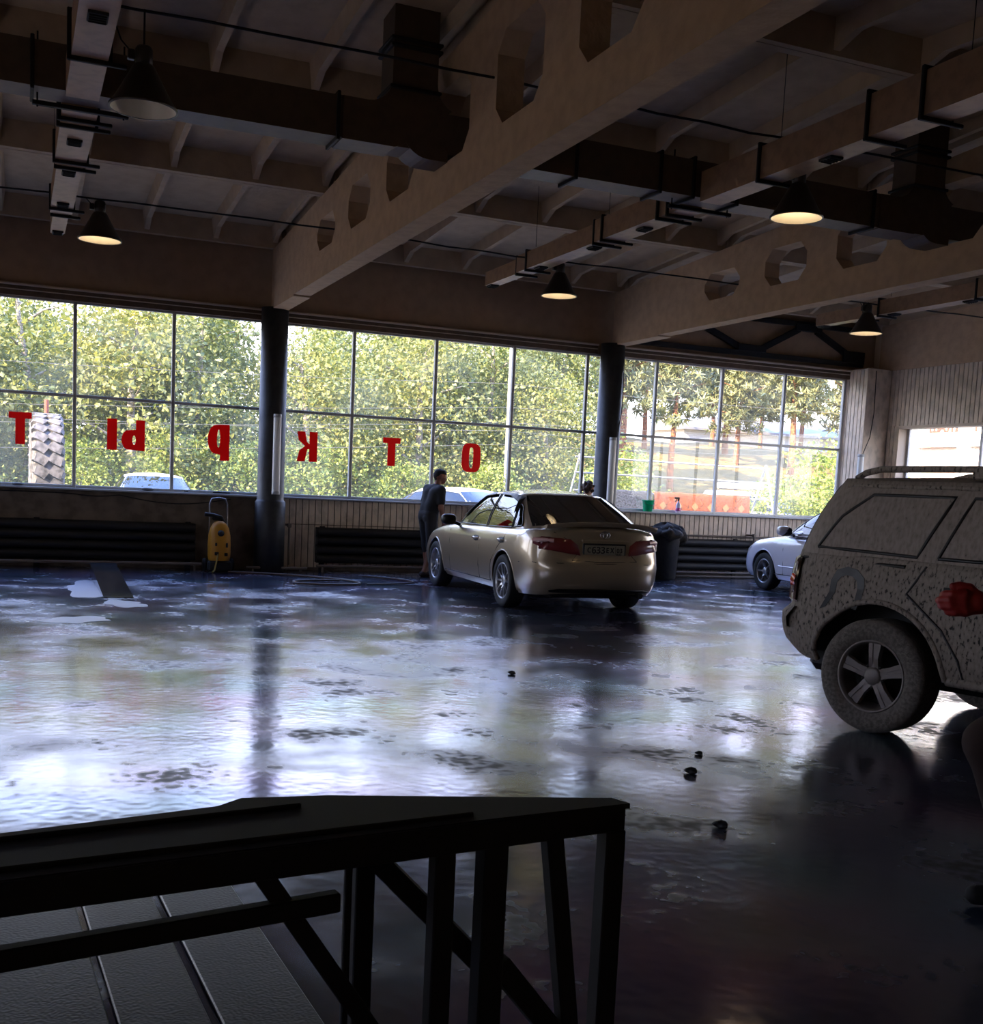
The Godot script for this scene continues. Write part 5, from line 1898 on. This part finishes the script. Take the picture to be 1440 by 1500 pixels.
func text_piece(parent: Node3D, s: String, h: float, at: Vector3, m: Material, b := Basis()) -> void:
	var tx := TextMesh.new()
	var f := SystemFont.new()
	f.font_names = PackedStringArray(["Droid Sans"])
	f.font_weight = 700
	tx.text = s
	tx.font = f
	tx.font_size = 48
	tx.pixel_size = h / 36.0
	tx.depth = 0.003
	tx.curve_step = 1.0
	var o := put("plate_character", tx, m, parent)
	o.transform = Transform3D(b, at)

func white_sedan() -> void:
	var P := sedan_shape()
	P.x1 = 3.55
	P.x0 = -0.98
	P.wb = 2.65
	P.r = 0.305
	P.arch = 0.35
	P.w = 0.86
	P.ys = [-1.1, 0.95, 0.0, 0.93, 1.0, 0.91, 2.2, 0.88, 3.0, 0.80, 3.35, 0.70, 3.6, 0.60]
	P.yd = [-1.1, 1.03, -0.5, 1.03, 0.3, 0.97, 2.0, 0.96, 2.4, 0.95, 2.9, 0.88, 3.3, 0.77, 3.6, 0.63]
	var t := thing("car", "pearl white sedan nosing out from behind the foam-covered off-roader", "car")
	var paint := mk(Color(0.80, 0.80, 0.84), 0.25)
	paint.clearcoat_enabled = true
	paint.clearcoat_roughness = 0.03
	car_shell(P, paint, t)
	sedan_sides(t, P, paint, false)
	# black mirrors
	for s in [-1.0, 1.0]:
		mirror(t, Vector3(1.93, 0.99, s * 0.95), s, M.trim)
	var st := S()
	end_glass(st, P, 1.0, 0.06, 0.94, 0.92)
	obj("windscreen", st, M.glass, t)
	st = S()
	end_glass(st, P, -1.0, 0.06, 0.94, 0.90)
	obj("rear_windscreen", st, M.glass, t)
	for s in [-1.0, 1.0]:
		st = S()
		skin_patch(st, P, [["x", 3.12, 0.66, 0.69], ["x", 3.25, 0.60, 0.71], ["x", 3.38, 0.56, 0.68], ["f", s * 0.62, 0.55, 0.64]], s, 0.01)
		obj("head_lamp", st, mk(Color(0.75, 0.75, 0.78), 0.08), t)
		st = S()
		skin_line(st, P, [["x", 0.4, 0.42], ["x", 1.2, 0.42], ["x", 2.2, 0.42]], s, 0.012)
		obj("side_strip", st, paint, t)
		for w in [0.0, 2.65]:
			wheel(t, Vector3(w, 0.305, s * 0.745), 0.305, 0.195, 0.20, 5, s, M.rubber, M.alloy)
	var turn := PI / 2 - 0.06
	t.rotation.y = turn
	t.position = Vector3(11.42, 0, 2.45) - Basis(Vector3.UP, turn) * Vector3(2.65, 0, -0.84)

func offroader() -> void:
	var P := {
		"x0": -0.92, "x1": 3.72, "w": 0.925, "n": 16.0, "m": 3.4, "wb": 2.85, "r": 0.368, "arch": 0.475, "ub": 0.3, "lip": 0.02,
		"taper": [-1.0, 0.97, -0.7, 0.985, -0.2, 1.0, 0.8, 0.99, 1.0, 0.96],
		"yb": [-1.1, 0.50, -0.85, 0.46, -0.5, 0.40, 0.5, 0.38, 2.4, 0.38, 3.3, 0.42, 3.75, 0.5],
		"ys": [-1.1, 1.14, 0.0, 1.13, 1.0, 1.11, 2.3, 1.09, 3.2, 1.06, 3.75, 0.95],
		"yd": [-1.1, 1.16, 2.2, 1.14, 2.5, 1.14, 3.2, 1.12, 3.75, 1.0],
		"wt": [0.0, 0.93, 0.15, 0.985, 0.35, 1.0, 0.65, 1.0, 0.85, 0.985, 1.0, 0.945],
		"dxr": [0.0, 0.14, 0.12, 0.03, 0.25, 0.0, 0.38, 0.0, 0.42, 0.09, 0.6, 0.10, 1.0, 0.13],
		"dxf": [0.0, -0.15, 0.2, 0.0, 0.6, 0.0, 1.0, -0.08],
		"g": {"base": [-0.80, 2.45, 0.865], "top": [-0.55, 1.55, 0.685], "belt": [-1.0, 1.13, 1.0, 1.10, 2.4, 1.09], "edge": 1.625, "arch": 0.025, "roof": [-0.6, -0.01, 0.3, 0.0, 1.5, -0.02], "crown": 0.05, "bulge": 0.025, "bow": 0.03, "n": 14.0, "m": 3.2},
	}
	var t := thing("car", "dark off-roader smothered in streaky foam at the right edge", "car")
	var ft := noise_tex("foam", 0.016, 5, [0.0, Color(0.04, 0.035, 0.032), 0.24, Color(0.13, 0.115, 0.10), 0.29, Color(0.46, 0.42, 0.38), 0.55, Color(0.50, 0.46, 0.42), 0.9, Color(0.55, 0.51, 0.47)], 1024)
	var foam := relief(tripl(mk(Color.WHITE, 0.75), ft, Vector3(2.3, 1.1, 2.3), false), ft, 0.4)
	var gfoam := relief(tripl(mk(Color(0.92, 0.92, 0.92), 0.7), noise_tex("foam2", 0.016, 5, [0.0, Color(0.05, 0.045, 0.04), 0.08, Color(0.16, 0.14, 0.125), 0.16, Color(0.48, 0.43, 0.39), 0.55, Color(0.57, 0.52, 0.48), 0.9, Color(0.60, 0.56, 0.53)], 1024), Vector3(1.8, 0.8, 1.8), false), ntex["foam2"], 0.4)
	car_shell(P, foam, t, gfoam)
	var quarter := P2([-0.50, 1.17, -0.36, 1.38, -0.18, 1.53, 0.38, 1.53, 0.31, 1.36, 0.22, 1.15])
	var rear := P2([0.36, 1.15, 0.44, 1.36, 0.50, 1.53, 0.92, 1.53, 0.92, 1.15])
	var front := P2([1.0, 1.15, 1.0, 1.53, 1.40, 1.51, 1.7, 1.38, 1.98, 1.14])
	for s in [-1.0, 1.0]:
		for o in [[quarter, "quarter_window"], [rear, "rear_window"], [front, "front_window"]]:
			var st := S()
			side_glass(st, P, o[0], s, -0.004)
			obj(o[1], st, gfoam, t)
			st = S()
			side_line(st, P, o[0], s, 0.012, true, -0.003)
			obj("window_seal", st, M.trim, t)
		var st := S()
		side_line(st, P, P2([-0.40, 1.585, 0.4, 1.59, 1.3, 1.58]), s, 0.016, false, 0.0)
		obj("roof_gutter", st, foam, t)
		# belt moulding, door seams, flares
		st = S()
		skin_line(st, P, [["x", -0.68, 1.09], ["x", 0.16, 1.085]], s, 0.013)
		obj("belt_moulding", st, M.trim, t)
		st = S()
		skin_line(st, P, [["x", 0.30, 1.10], ["x", 0.25, 1.0], ["x", 0.20, 0.92], ["x", 0.30, 0.84], ["x", 0.45, 0.72], ["x", 0.57, 0.55], ["x", 0.6, 0.44]], s, 0.008)
		obj("door_seam", st, M.trim, t)
		st = S()
		skin_line(st, P, [["x", 0.97, 1.1], ["x", 0.97, 0.7], ["x", 0.97, 0.44]], s, 0.006)
		obj("door_seam", st, M.trim, t)
		st = S()
		skin_line(st, P, [["x", 0.5, 0.41], ["x", 1.4, 0.40], ["x", 2.3, 0.41]], s, 0.03)
		obj("side_step", st, foam, t)
		door_handle(t, P, 0.56, 0.955, s, foam, 0.22)
		door_handle(t, P, 1.15, 0.96, s, foam, 0.2)
		# fuel flap outline streaming foam
		st = S()
		var pts := []
		var fl := [[-0.44, 0.76, -0.39, 0.78], [-0.37, 0.88, -0.32, 0.88], [-0.365, 0.96, -0.315, 0.95], [-0.33, 1.03, -0.285, 0.985], [-0.25, 1.055, -0.25, 1.0], [-0.17, 1.04, -0.20, 0.995], [-0.11, 0.99, -0.16, 0.965], [-0.10, 0.92, -0.15, 0.92], [-0.12, 0.84, -0.165, 0.84], [-0.15, 0.78, -0.19, 0.79]]
		for i in fl.size():
			var q: Array = fl[i]
			pts.append(PackedVector3Array([skin(P, ["x", q[0], q[1]], s, -0.003), skin(P, ["x", q[0], q[1]], s, 0.004), skin(P, ["x", q[2], q[3]], s, 0.004), skin(P, ["x", q[2], q[3]], s, -0.003)]))
		loft(st, pts, true, true, true, -1)
		obj("fuel_flap_edge", st, M.trim, t)
		# rails on the roof
		st = S()
		var rail := []
		for q in [[-0.40, 1.635], [-0.33, 1.675], [-0.22, 1.70], [0.4, 1.71], [1.2, 1.70], [1.4, 1.67], [1.46, 1.62]]:
			rail.append(Vector3(q[0], q[1], s * 0.60))
		tube(st, rail, 0.022, 8)
		bbox(st, Vector3(0.45, 1.685, s * 0.60), Vector3(0.09, 0.08, 0.04), 0.01)
		obj("roof_rail", st, foam, t)
		# tail lamp
		st = S()
		skin_patch(st, P, [["x", -0.70, 0.84, 1.05], ["x", -0.80, 0.80, 1.09], ["r", s * 0.88, 0.78, 1.10], ["r", s * 0.80, 0.78, 1.10], ["r", s * 0.74, 0.80, 1.09]], s, 0.02)
		var tl := obj("tail_lamp", st, mk(Color(0.42, 0.33, 0.31), 0.2), t)
		st = S()
		skin_patch(st, P, [["x", -0.69, 0.895, 0.965], ["x", -0.76, 0.885, 0.975]], s, 0.026)
		obj("marker_lens", st, mk(Color(0.75, 0.16, 0.03), 0.2), tl)
		mirror(t, Vector3(1.95, 1.2, s * 1.04), s, foam)
		for w in [0.0, 2.85]:
			wheel(t, Vector3(w, 0.368, s * 0.80), 0.368, 0.255, 0.234, 5, s, relief(tripl(mk(Color(0.40, 0.37, 0.34), 0.8), noise_tex("wetfoam", 0.03, 4, [0.2, grey(0.7), 0.7, grey(1.0)]), Vector3(2, 2, 2), false), M.fine, 0.3), mk(Color(0.42, 0.39, 0.37), 0.45, 0.3), 1)
	var st := S()
	end_glass(st, P, -1.0, 0.08, 0.9, 0.88)
	obj("rear_windscreen", st, gfoam, t)
	st = S()
	end_glass(st, P, 1.0, 0.06, 0.94, 0.92)
	obj("windscreen", st, gfoam, t)
	st = S()
	skin_patch(st, P, [["x", -0.56, 0.64, 0.745], ["x", -0.7, 0.62, 0.75], ["r", -0.88, 0.60, 0.755], ["r", -0.5, 0.58, 0.76], ["r", 0.5, 0.58, 0.76], ["r", 0.88, 0.60, 0.755]], -1.0, 0.03)
	obj("bumper_step", st, foam, t)
	var turn := -deg_to_rad(72.0)
	t.rotation.y = turn
	t.position = Vector3(5.08, 0, 12.28) - Basis(Vector3.UP, turn) * Vector3(0, 0, 0.90)

func parked_cars() -> void:
	var P := sedan_shape()
	var t := thing("car", "white saloon parked outside just beyond the standing man", "car")
	var paint := mk(Color(0.90, 0.90, 0.90), 0.3)
	paint.clearcoat_enabled = true
	car_shell(P, paint, t)
	sedan_sides(t, P, paint, false)
	for sg in [-1.0, 1.0]:
		var st := S()
		end_glass(st, P, sg, 0.06, 0.94, 0.92)
		obj("windscreen" if sg > 0 else "rear_windscreen", st, M.glass, t)
	for s in [-1.0, 1.0]:
		for w in [0.0, 2.775]:
			wheel(t, Vector3(w, 0.325, s * 0.795), 0.325, 0.215, 0.225, 5, s, M.rubber, M.alloy)
	t.rotation.y = -PI / 2 + 0.42
	t.position = Vector3(8.2, -0.03, -5.0)
	var b := dup(t, Vector3(2.75, -0.03, -8.0), -PI / 2 - 0.05, "white car parked facing the left window beside the giant tyre")
	b.set_meta("category", "car")
	var P2_ := sedan_shape()
	P2_.yb = [-1.1, 0.5, 0.3, 0.4, 2.3, 0.4, 3.75, 0.5]
	P2_.ys = [-1.1, 1.1, 0.0, 1.1, 2.2, 1.08, 3.2, 1.05, 3.75, 0.9]
	P2_.yd = [-1.1, 1.12, 2.0, 1.12, 2.6, 1.12, 3.3, 1.08, 3.75, 0.95]
	P2_.r = 0.36
	P2_.arch = 0.43
	P2_.g = {"base": [-0.95, 2.45, 0.83], "top": [-0.55, 1.5, 0.68], "belt": [-1.0, 1.08, 2.4, 1.08], "edge": 1.7, "arch": 0.03, "roof": [-0.6, 0.0, 1.5, 0.0], "crown": 0.05, "bulge": 0.02, "bow": 0.03, "n": 12.0, "m": 3.0}
	t = thing("car", "white off-roader with a roof box parked behind the carpet rack", "car")
	car_shell(P2_, paint, t)
	for s in [-1.0, 1.0]:
		var st := S()
		side_glass(st, P2_, P2([-0.6, 1.18, -0.4, 1.6, 0.3, 1.62, 0.3, 1.16]), s)
		obj("quarter_window", st, M.glass, t)
		st = S()
		side_glass(st, P2_, P2([0.4, 1.16, 0.4, 1.62, 1.4, 1.60, 1.95, 1.15]), s)
		obj("front_window", st, M.glass, t)
		for w in [0.0, 2.775]:
			wheel(t, Vector3(w, 0.36, s * 0.795), 0.36, 0.235, 0.225, 5, s, M.rubber, M.alloy)
	for sg in [-1.0, 1.0]:
		var st := S()
		end_glass(st, P2_, sg, 0.08, 0.92, 0.9)
		obj("windscreen" if sg > 0 else "rear_windscreen", st, M.glass, t)
	var st := S()
	bbox(st, Vector3(0.5, 1.90, 0), Vector3(1.5, 0.16, 0.85), 0.06)
	obj("roof_box", st, paint, t)
	st = S()
	for x in [0.0, 1.0]:
		bbox(st, Vector3(x, 1.80, 0), Vector3(0.05, 0.05, 1.2), 0.01)
	obj("roof_bar", st, M.trim, t)
	t.rotation.y = -PI / 2 + 0.5
	t.position = Vector3(20.2, -0.03, -11.5)

# ---------------------------------------------------------------- people: smooth unions of tapered bones, meshed as surface nets
# bone = [a, b, ra, rb]
func net(st: SurfaceTool, bones: Array, cell: float, k: float) -> void:
	var lo := Vector3(1e9, 1e9, 1e9)
	var hi := -lo
	for b in bones:
		var r: float = maxf(b[2], b[3])
		for e in 2:
			var p: Vector3 = b[e]
			lo = lo.min(p - Vector3.ONE * (r + 3 * cell))
			hi = hi.max(p + Vector3.ONE * (r + 3 * cell))
	var n := Vector3i(((hi - lo) / cell).ceil()) + Vector3i.ONE
	var f := PackedFloat32Array()
	f.resize(n.x * n.y * n.z)
	f.fill(0.0)
	for b in bones:
		var a: Vector3 = b[0]
		var ab: Vector3 = b[1] - a
		var L := maxf(ab.length_squared(), 1e-9)
		var r0: float = b[2]
		var r1: float = b[3]
		var pad := maxf(r0, r1) + 3 * cell + 3 * k
		var c0 := Vector3i(((a.min(b[1]) - Vector3.ONE * pad - lo) / cell).floor()).clamp(Vector3i.ZERO, n - Vector3i.ONE)
		var c1 := Vector3i(((a.max(b[1]) + Vector3.ONE * pad - lo) / cell).ceil()).clamp(Vector3i.ZERO, n - Vector3i.ONE)
		for z in range(c0.z, c1.z + 1):
			for y in range(c0.y, c1.y + 1):
				var row := (z * n.y + y) * n.x
				for x in range(c0.x, c1.x + 1):
					var p := lo + Vector3(x, y, z) * cell - a
					var t := clampf(p.dot(ab) / L, 0.0, 1.0)
					var d := (p - ab * t).length() - lerpf(r0, r1, t)
					f[row + x] += exp(-d / k)
	var vid := {}
	var verts := PackedVector3Array()
	var sy := n.x
	var sz := n.x * n.y
	for z in n.z - 1:
		for y in n.y - 1:
			for x in n.x - 1:
				var i := z * sz + y * sy + x
				var m := 0
				for c in 8:
					if f[i + (c & 1) + ((c >> 1) & 1) * sy + (c >> 2) * sz] > 1.0:
						m |= 1 << c
				if m == 0 or m == 255:
					continue
				var s := Vector3.ZERO
				var q := 0
				for c in 8:
					for ax in 3:
						if c & (1 << ax):
							continue
						var e := c | (1 << ax)
						if ((m >> c) & 1) == ((m >> e) & 1):
							continue
						var va := -k * log(maxf(f[i + (c & 1) + ((c >> 1) & 1) * sy + (c >> 2) * sz], 1e-9))
						var vb := -k * log(maxf(f[i + (e & 1) + ((e >> 1) & 1) * sy + (e >> 2) * sz], 1e-9))
						var t := clampf(va / (va - vb), 0.0, 1.0)
						var p := Vector3(c & 1, (c >> 1) & 1, c >> 2)
						p[ax] += t
						s += p
						q += 1
				vid[i] = verts.size()
				verts.append(lo + (Vector3(x, y, z) + s / q) * cell)
	for i in vid:
		var x: int = i % n.x
		var y: int = (i / sy) % n.y
		var z: int = i / sz
		var inside := f[i] > 1.0
		for ax in 3:
			var st1: int = [1, sy, sz][ax]
			var u: int = [sy, sz, 1][ax]
			var w: int = [sz, 1, sy][ax]
			if [y, z, x][ax] == 0 or [z, x, y][ax] == 0:
				continue
			var other := f[i + st1] > 1.0
			if inside == other:
				continue
			if not (vid.has(i - u) and vid.has(i - w) and vid.has(i - u - w)):
				continue
			var a := verts[vid[i]]
			var b := verts[vid[i - u]]
			var c := verts[vid[i - u - w]]
			var d := verts[vid[i - w]]
			if inside:
				quad(st, a, b, c, d, 0)
			else:
				quad(st, d, c, b, a, 0)

func fat(bones: Array, by: float) -> Array:
	var out := []
	for b in bones:
		out.append([b[0], b[1], b[2] + by, b[3] + by])
	return out

# skeleton facing +x, right hand at +z; J overrides joints
func skeleton(J: Dictionary, s := 1.0) -> Dictionary:
	var d := {"pelvis": Vector3(0, 0.95, 0), "waist": Vector3(0.02, 1.12, 0), "chest": Vector3(0.05, 1.32, 0), "neck": Vector3(0.08, 1.42, 0), "head": Vector3(0.12, 1.60, 0), "face": Vector3(1, -0.05, 0),
		"shl": Vector3(0.05, 1.385, -0.185), "shr": Vector3(0.05, 1.385, 0.185), "ell": Vector3(0.02, 1.10, -0.235), "elr": Vector3(0.02, 1.10, 0.235), "wrl": Vector3(0.08, 0.85, -0.22), "wrr": Vector3(0.08, 0.85, 0.22),
		"hil": Vector3(0, 0.92, -0.09), "hir": Vector3(0, 0.92, 0.09), "knl": Vector3(0.05, 0.49, -0.10), "knr": Vector3(0.05, 0.49, 0.10), "anl": Vector3(-0.02, 0.085, -0.10), "anr": Vector3(-0.02, 0.085, 0.10), "toel": Vector3(1, 0, -0.1), "toer": Vector3(1, 0, 0.1)}
	d.merge(J, true)
	return d

func head_bones(d: Dictionary) -> Array:
	var h: Vector3 = d.head
	var fw: Vector3 = d.face.normalized()
	var rt := fw.cross(Vector3.UP).normalized()
	var up := rt.cross(fw)
	var o := []
	o.append([h - fw * 0.025 + up * 0.015, h + fw * 0.02 + up * 0.01, 0.084, 0.080])
	o.append([h + fw * 0.03 - up * 0.03, h + fw * 0.055 - up * 0.085, 0.062, 0.036])
	o.append([h + fw * 0.085 + up * 0.0, h + fw * 0.103 - up * 0.032, 0.011, 0.015])
	o.append([h + fw * 0.068 + up * 0.026 - rt * 0.03, h + fw * 0.068 + up * 0.026 + rt * 0.03, 0.02, 0.02])
	o.append([h + fw * 0.082 - up * 0.062 - rt * 0.014, h + fw * 0.082 - up * 0.062 + rt * 0.014, 0.012, 0.012])
	for s in [-1.0, 1.0]:
		o.append([h + rt * s * 0.086 - fw * 0.005 + up * 0.012, h + rt * s * 0.082 - fw * 0.0 - up * 0.025, 0.019, 0.012])
		o.append([h + rt * s * 0.045 + fw * 0.05 - up * 0.02, h + rt * s * 0.035 + fw * 0.06 - up * 0.05, 0.03, 0.02])
	o.append([d.neck - up * 0.02, h - up * 0.05 - fw * 0.02, 0.058, 0.052])
	return o

func torso_bones(d: Dictionary) -> Array:
	var o := []
	for s in [-1.0, 1.0]:
		var z := Vector3(0, 0, s)
		o.append([d.pelvis + z * 0.07, d.waist + z * 0.055, 0.108, 0.10])
		o.append([d.waist + z * 0.055, d.chest + z * 0.085, 0.10, 0.108])
		o.append([d.chest + z * 0.085, (d.shl if s < 0 else d.shr), 0.095, 0.06])
	o.append([d.shl.lerp(d.neck, 0.2), d.neck - Vector3(0, 0.01, 0), 0.05, 0.058])
	o.append([d.shr.lerp(d.neck, 0.2), d.neck - Vector3(0, 0.01, 0), 0.05, 0.058])
	return o

func hand_bones(w: Vector3, el: Vector3, palm_out: Vector3, curl: float, s := 1.0) -> Array:
	var dir := (w - el).normalized()
	var pn := (palm_out - dir * palm_out.dot(dir)).normalized()
	var side := dir.cross(pn) * s
	var o := []
	var base := w + dir * 0.02
	for k in 4:
		var off := side * (k - 1.5) * 0.021
		var kn := base + dir * (0.075 - 0.006 * absf(k - 1.2)) + off
		o.append([base + off * 0.55, kn, 0.014, 0.012])
		var L: float = [0.040, 0.046, 0.043, 0.033][k]
		var a := curl * 0.55
		var p1 := kn + (dir * cos(a) + pn * sin(a)) * L
		a += curl * 0.9
		var p2 := p1 + (dir * cos(a) + pn * sin(a)) * L * 0.65
		a += curl * 0.6
		var p3 := p2 + (dir * cos(a) + pn * sin(a)) * L * 0.5
		o.append([kn, p1, 0.0105, 0.0095])
		o.append([p1, p2, 0.0095, 0.0085])
		o.append([p2, p3, 0.0085, 0.0075])
	var tb := base - side * 0.026 + dir * 0.012
	var t1 := tb + (dir * 0.6 - side * 0.65 + pn * 0.25).normalized() * 0.04
	var t2 := t1 + (dir * 0.85 - side * 0.2 + pn * 0.35).normalized() * 0.032
	var t3 := t2 + (dir * 0.9 + pn * 0.4).normalized() * 0.025
	o.append([tb, t1, 0.016, 0.012])
	o.append([t1, t2, 0.0115, 0.0105])
	o.append([t2, t3, 0.0105, 0.0085])
	return o

func person(called: String, label: String, at: Vector3, turn: float, J: Dictionary, C: Dictionary) -> Node3D:
	var d := skeleton(J)
	var t := thing(called, label, "person", at, turn)
	var skin_m := mk(C.skin, 0.6)
	skin_m.subsurf_scatter_enabled = true
	skin_m.subsurf_scatter_strength = 0.08
	var torso := torso_bones(d)
	var arms := []
	var legs := []
	for s in ["l", "r"]:
		arms.append([d["sh" + s], d["el" + s], 0.052, 0.041])
		arms.append([d["el" + s], d["wr" + s], 0.041, 0.027])
		legs.append([d["hi" + s], d["kn" + s], 0.088, 0.056])
		legs.append([d["kn" + s], d["kn" + s].lerp(d["an" + s], 0.35), 0.054, 0.056])
		legs.append([d["kn" + s].lerp(d["an" + s], 0.35), d["an" + s], 0.055, 0.036])
		var a: Vector3 = d["an" + s]
		var fw: Vector3 = d["toe" + s].normalized()
		var g := Vector3(a.x, a.y - 0.052, a.z)
		legs.append([g - fw * 0.04, g + fw * 0.15, 0.034, 0.026])
		legs.append([a, g + fw * 0.08, 0.036, 0.03])
	var st := S()
	net(st, torso + arms + legs + [head_bones(d)[-1]], 0.014, 0.012)
	net(st, head_bones(d), 0.007, 0.007)
	for s in ["l", "r"]:
		if C.get("glove", "") != s:
			net(st, [[d["el" + s].lerp(d["wr" + s], 0.8), d["wr" + s] + (d["wr" + s] - d["el" + s]).normalized() * 0.03, 0.030, 0.026]] + hand_bones(d["wr" + s], d["el" + s], C.get("palm", Vector3(0, 0, -1 if s == "r" else 1)), C.get("curl", 0.5), 1.0 if s == "r" else -1.0), 0.0045, 0.004)
	obj("body", st, skin_m, t)
	# clothes
	st = S()
	var sleeves := []
	for s in ["l", "r"]:
		sleeves.append([d["sh" + s], d["sh" + s].lerp(d["el" + s], C.sleeve), 0.058, 0.058])
	net(st, fat(torso, 0.014) + fat(sleeves, 0.012), 0.014, 0.014)
	obj("shirt", st, C.shirt, t)
	st = S()
	var pants := [[d.pelvis + Vector3(0, 0.04, -0.07), d.pelvis + Vector3(0, 0.04, 0.07), 0.117, 0.117]]
	for s in ["l", "r"]:
		pants.append([d["hi" + s], d["kn" + s], 0.102, 0.084])
		if C.long:
			pants.append([d["kn" + s], d["an" + s] + Vector3(0, 0.03, 0), 0.078, 0.062])
		else:
			pants.append([d["kn" + s], d["kn" + s] + Vector3(0, -0.06, 0), 0.082, 0.078])
	net(st, pants, 0.015, 0.014)
	obj("trousers", st, C.pants, t)
	# shoes
	for s in ["l", "r"]:
		var a: Vector3 = d["an" + s]
		var fw: Vector3 = d["toe" + s].normalized()
		var g := Vector3(a.x, a.y - 0.042, a.z)
		st = S()
		net(st, [[g - fw * 0.045, g + fw * 0.155, 0.043, 0.036], [a - Vector3(0, 0.02, 0), g + fw * 0.07, 0.044, 0.04]], 0.010, 0.008)
		obj("shoe", st, C.shoe, t)
	# hair, eyes
	var h: Vector3 = d.head
	var fw: Vector3 = d.face.normalized()
	var rt := fw.cross(Vector3.UP).normalized()
	var up := rt.cross(fw)
	st = S()
	var hair := [[h - fw * 0.03 + up * 0.03, h + fw * 0.025 + up * 0.04, 0.086, 0.074], [h - fw * 0.055 + up * 0.0, h - fw * 0.05 - up * 0.045, 0.062, 0.045], [h + fw * 0.055 + up * 0.072, h - fw * 0.02 + up * 0.09, 0.03, 0.03]]
	if C.curly:
		var q := RandomNumberGenerator.new()
		q.seed = 4
		for i in 60:
			var v := Vector3(q.randfn(), q.randfn(), q.randfn()).normalized()
			if v.dot(fw) > 0.35 or v.dot(up) < -0.75:
				continue
			var p := h - fw * 0.02 + up * 0.015 + v * 0.095
			hair.append([p, p + v * 0.012, 0.024, 0.018])
	net(st, hair, 0.007, 0.006)
	obj("hair", st, C.hair, t)
	for s in [-1.0, 1.0]:
		st = S()
		lathe(st, [Vector2(0.0, -0.011), Vector2(0.008, -0.008), Vector2(0.011, 0.0), Vector2(0.008, 0.008), Vector2(0.0, 0.011)], 12, Transform3D(Basis(), h + fw * 0.079 + rt * s * 0.031 + up * 0.002))
		obj("eye", st, mk(Color(0.12, 0.10, 0.09), 0.2), t)
	return t

func people() -> void:
	var cloth := func(c: Color) -> StandardMaterial3D: return tripl(mk(c, 0.9), ntex["speck"], Vector3(3, 3, 3), false)
	var black: StandardMaterial3D = mk(Color(0.03, 0.028, 0.027), 0.8)
	person("person", "young man in a dark t-shirt standing by the gold sedan's front wheel, arms down", Vector3(6.08, 0, 0.86), 0.25,
		{"chest": Vector3(0.09, 1.31, 0), "waist": Vector3(0.03, 1.11, 0), "neck": Vector3(0.135, 1.42, 0), "head": Vector3(0.205, 1.60, 0), "face": Vector3(1, -0.12, 0.35), "shl": Vector3(0.10, 1.385, -0.185), "shr": Vector3(0.10, 1.375, 0.185), "elr": Vector3(0.09, 1.10, 0.225), "wrr": Vector3(0.16, 0.86, 0.21), "ell": Vector3(0.06, 1.1, -0.23), "wrl": Vector3(0.18, 0.88, -0.2), "knl": Vector3(0.07, 0.49, -0.1), "anl": Vector3(0.08, 0.085, -0.11), "anr": Vector3(-0.10, 0.085, 0.10), "knr": Vector3(0.02, 0.49, 0.1)},
		{"skin": Color(0.50, 0.33, 0.25), "shirt": cloth.call(Color(0.10, 0.10, 0.115)), "pants": cloth.call(Color(0.12, 0.11, 0.12)), "shoe": mk(Color(0.16, 0.09, 0.07), 0.8), "hair": black, "sleeve": 0.62, "long": false, "curly": false})
	person("person", "person with curly brown hair whose head shows above the gold sedan's roof", Vector3(8.78, -0.0, 1.0), 0.7,
		{"neck": Vector3(0.1, 1.355, 0), "head": Vector3(0.15, 1.52, 0), "chest": Vector3(0.06, 1.26, 0), "shl": Vector3(0.07, 1.325, -0.175), "shr": Vector3(0.07, 1.325, 0.175), "waist": Vector3(0.02, 1.08, 0)},
		{"skin": Color(0.62, 0.45, 0.36), "shirt": cloth.call(Color(0.30, 0.27, 0.26)), "pants": cloth.call(Color(0.12, 0.12, 0.14)), "shoe": black, "hair": mk(Color(0.22, 0.13, 0.08), 0.8), "sleeve": 0.6, "long": true, "curly": true})
	# washer at the right edge: only the reaching arm and a shin come into the picture
	var glove := mk(Color(0.50, 0.06, 0.035), 0.55)
	var J := {"shr": Vector3(0.06, 1.37, 0.18), "elr": Vector3(0.13, 1.13, 0.26), "wrr": Vector3(0.43, 1.125, 0.16), "knr": Vector3(0.385, 0.62, 0.12), "anr": Vector3(0.22, 0.085, 0.12), "knl": Vector3(0.05, 0.49, -0.10), "anl": Vector3(-0.12, 0.085, -0.10)}
	var w := person("person", "person at the right edge reaching a red-gloved hand towards the foamy door", Vector3(3.575, 0, 15.20), 2.74, J,
		{"skin": Color(0.40, 0.22, 0.16), "shirt": cloth.call(Color(0.10, 0.09, 0.09)), "pants": cloth.call(Color(0.16, 0.09, 0.07)), "shoe": black, "hair": black, "sleeve": 0.55, "long": true, "curly": false, "glove": "r"})
	var st := S()
	var el: Vector3 = J.elr
	var wr: Vector3 = J.wrr
	net(st, fat([[el.lerp(wr, 0.9), wr + (wr - el).normalized() * 0.03, 0.034, 0.034]] + hand_bones(wr, el, Vector3(0.15, -0.1, 1.0), 0.85, 1.0), 0.005), 0.004, 0.0035)
	obj("rubber_glove", st, glove, w)
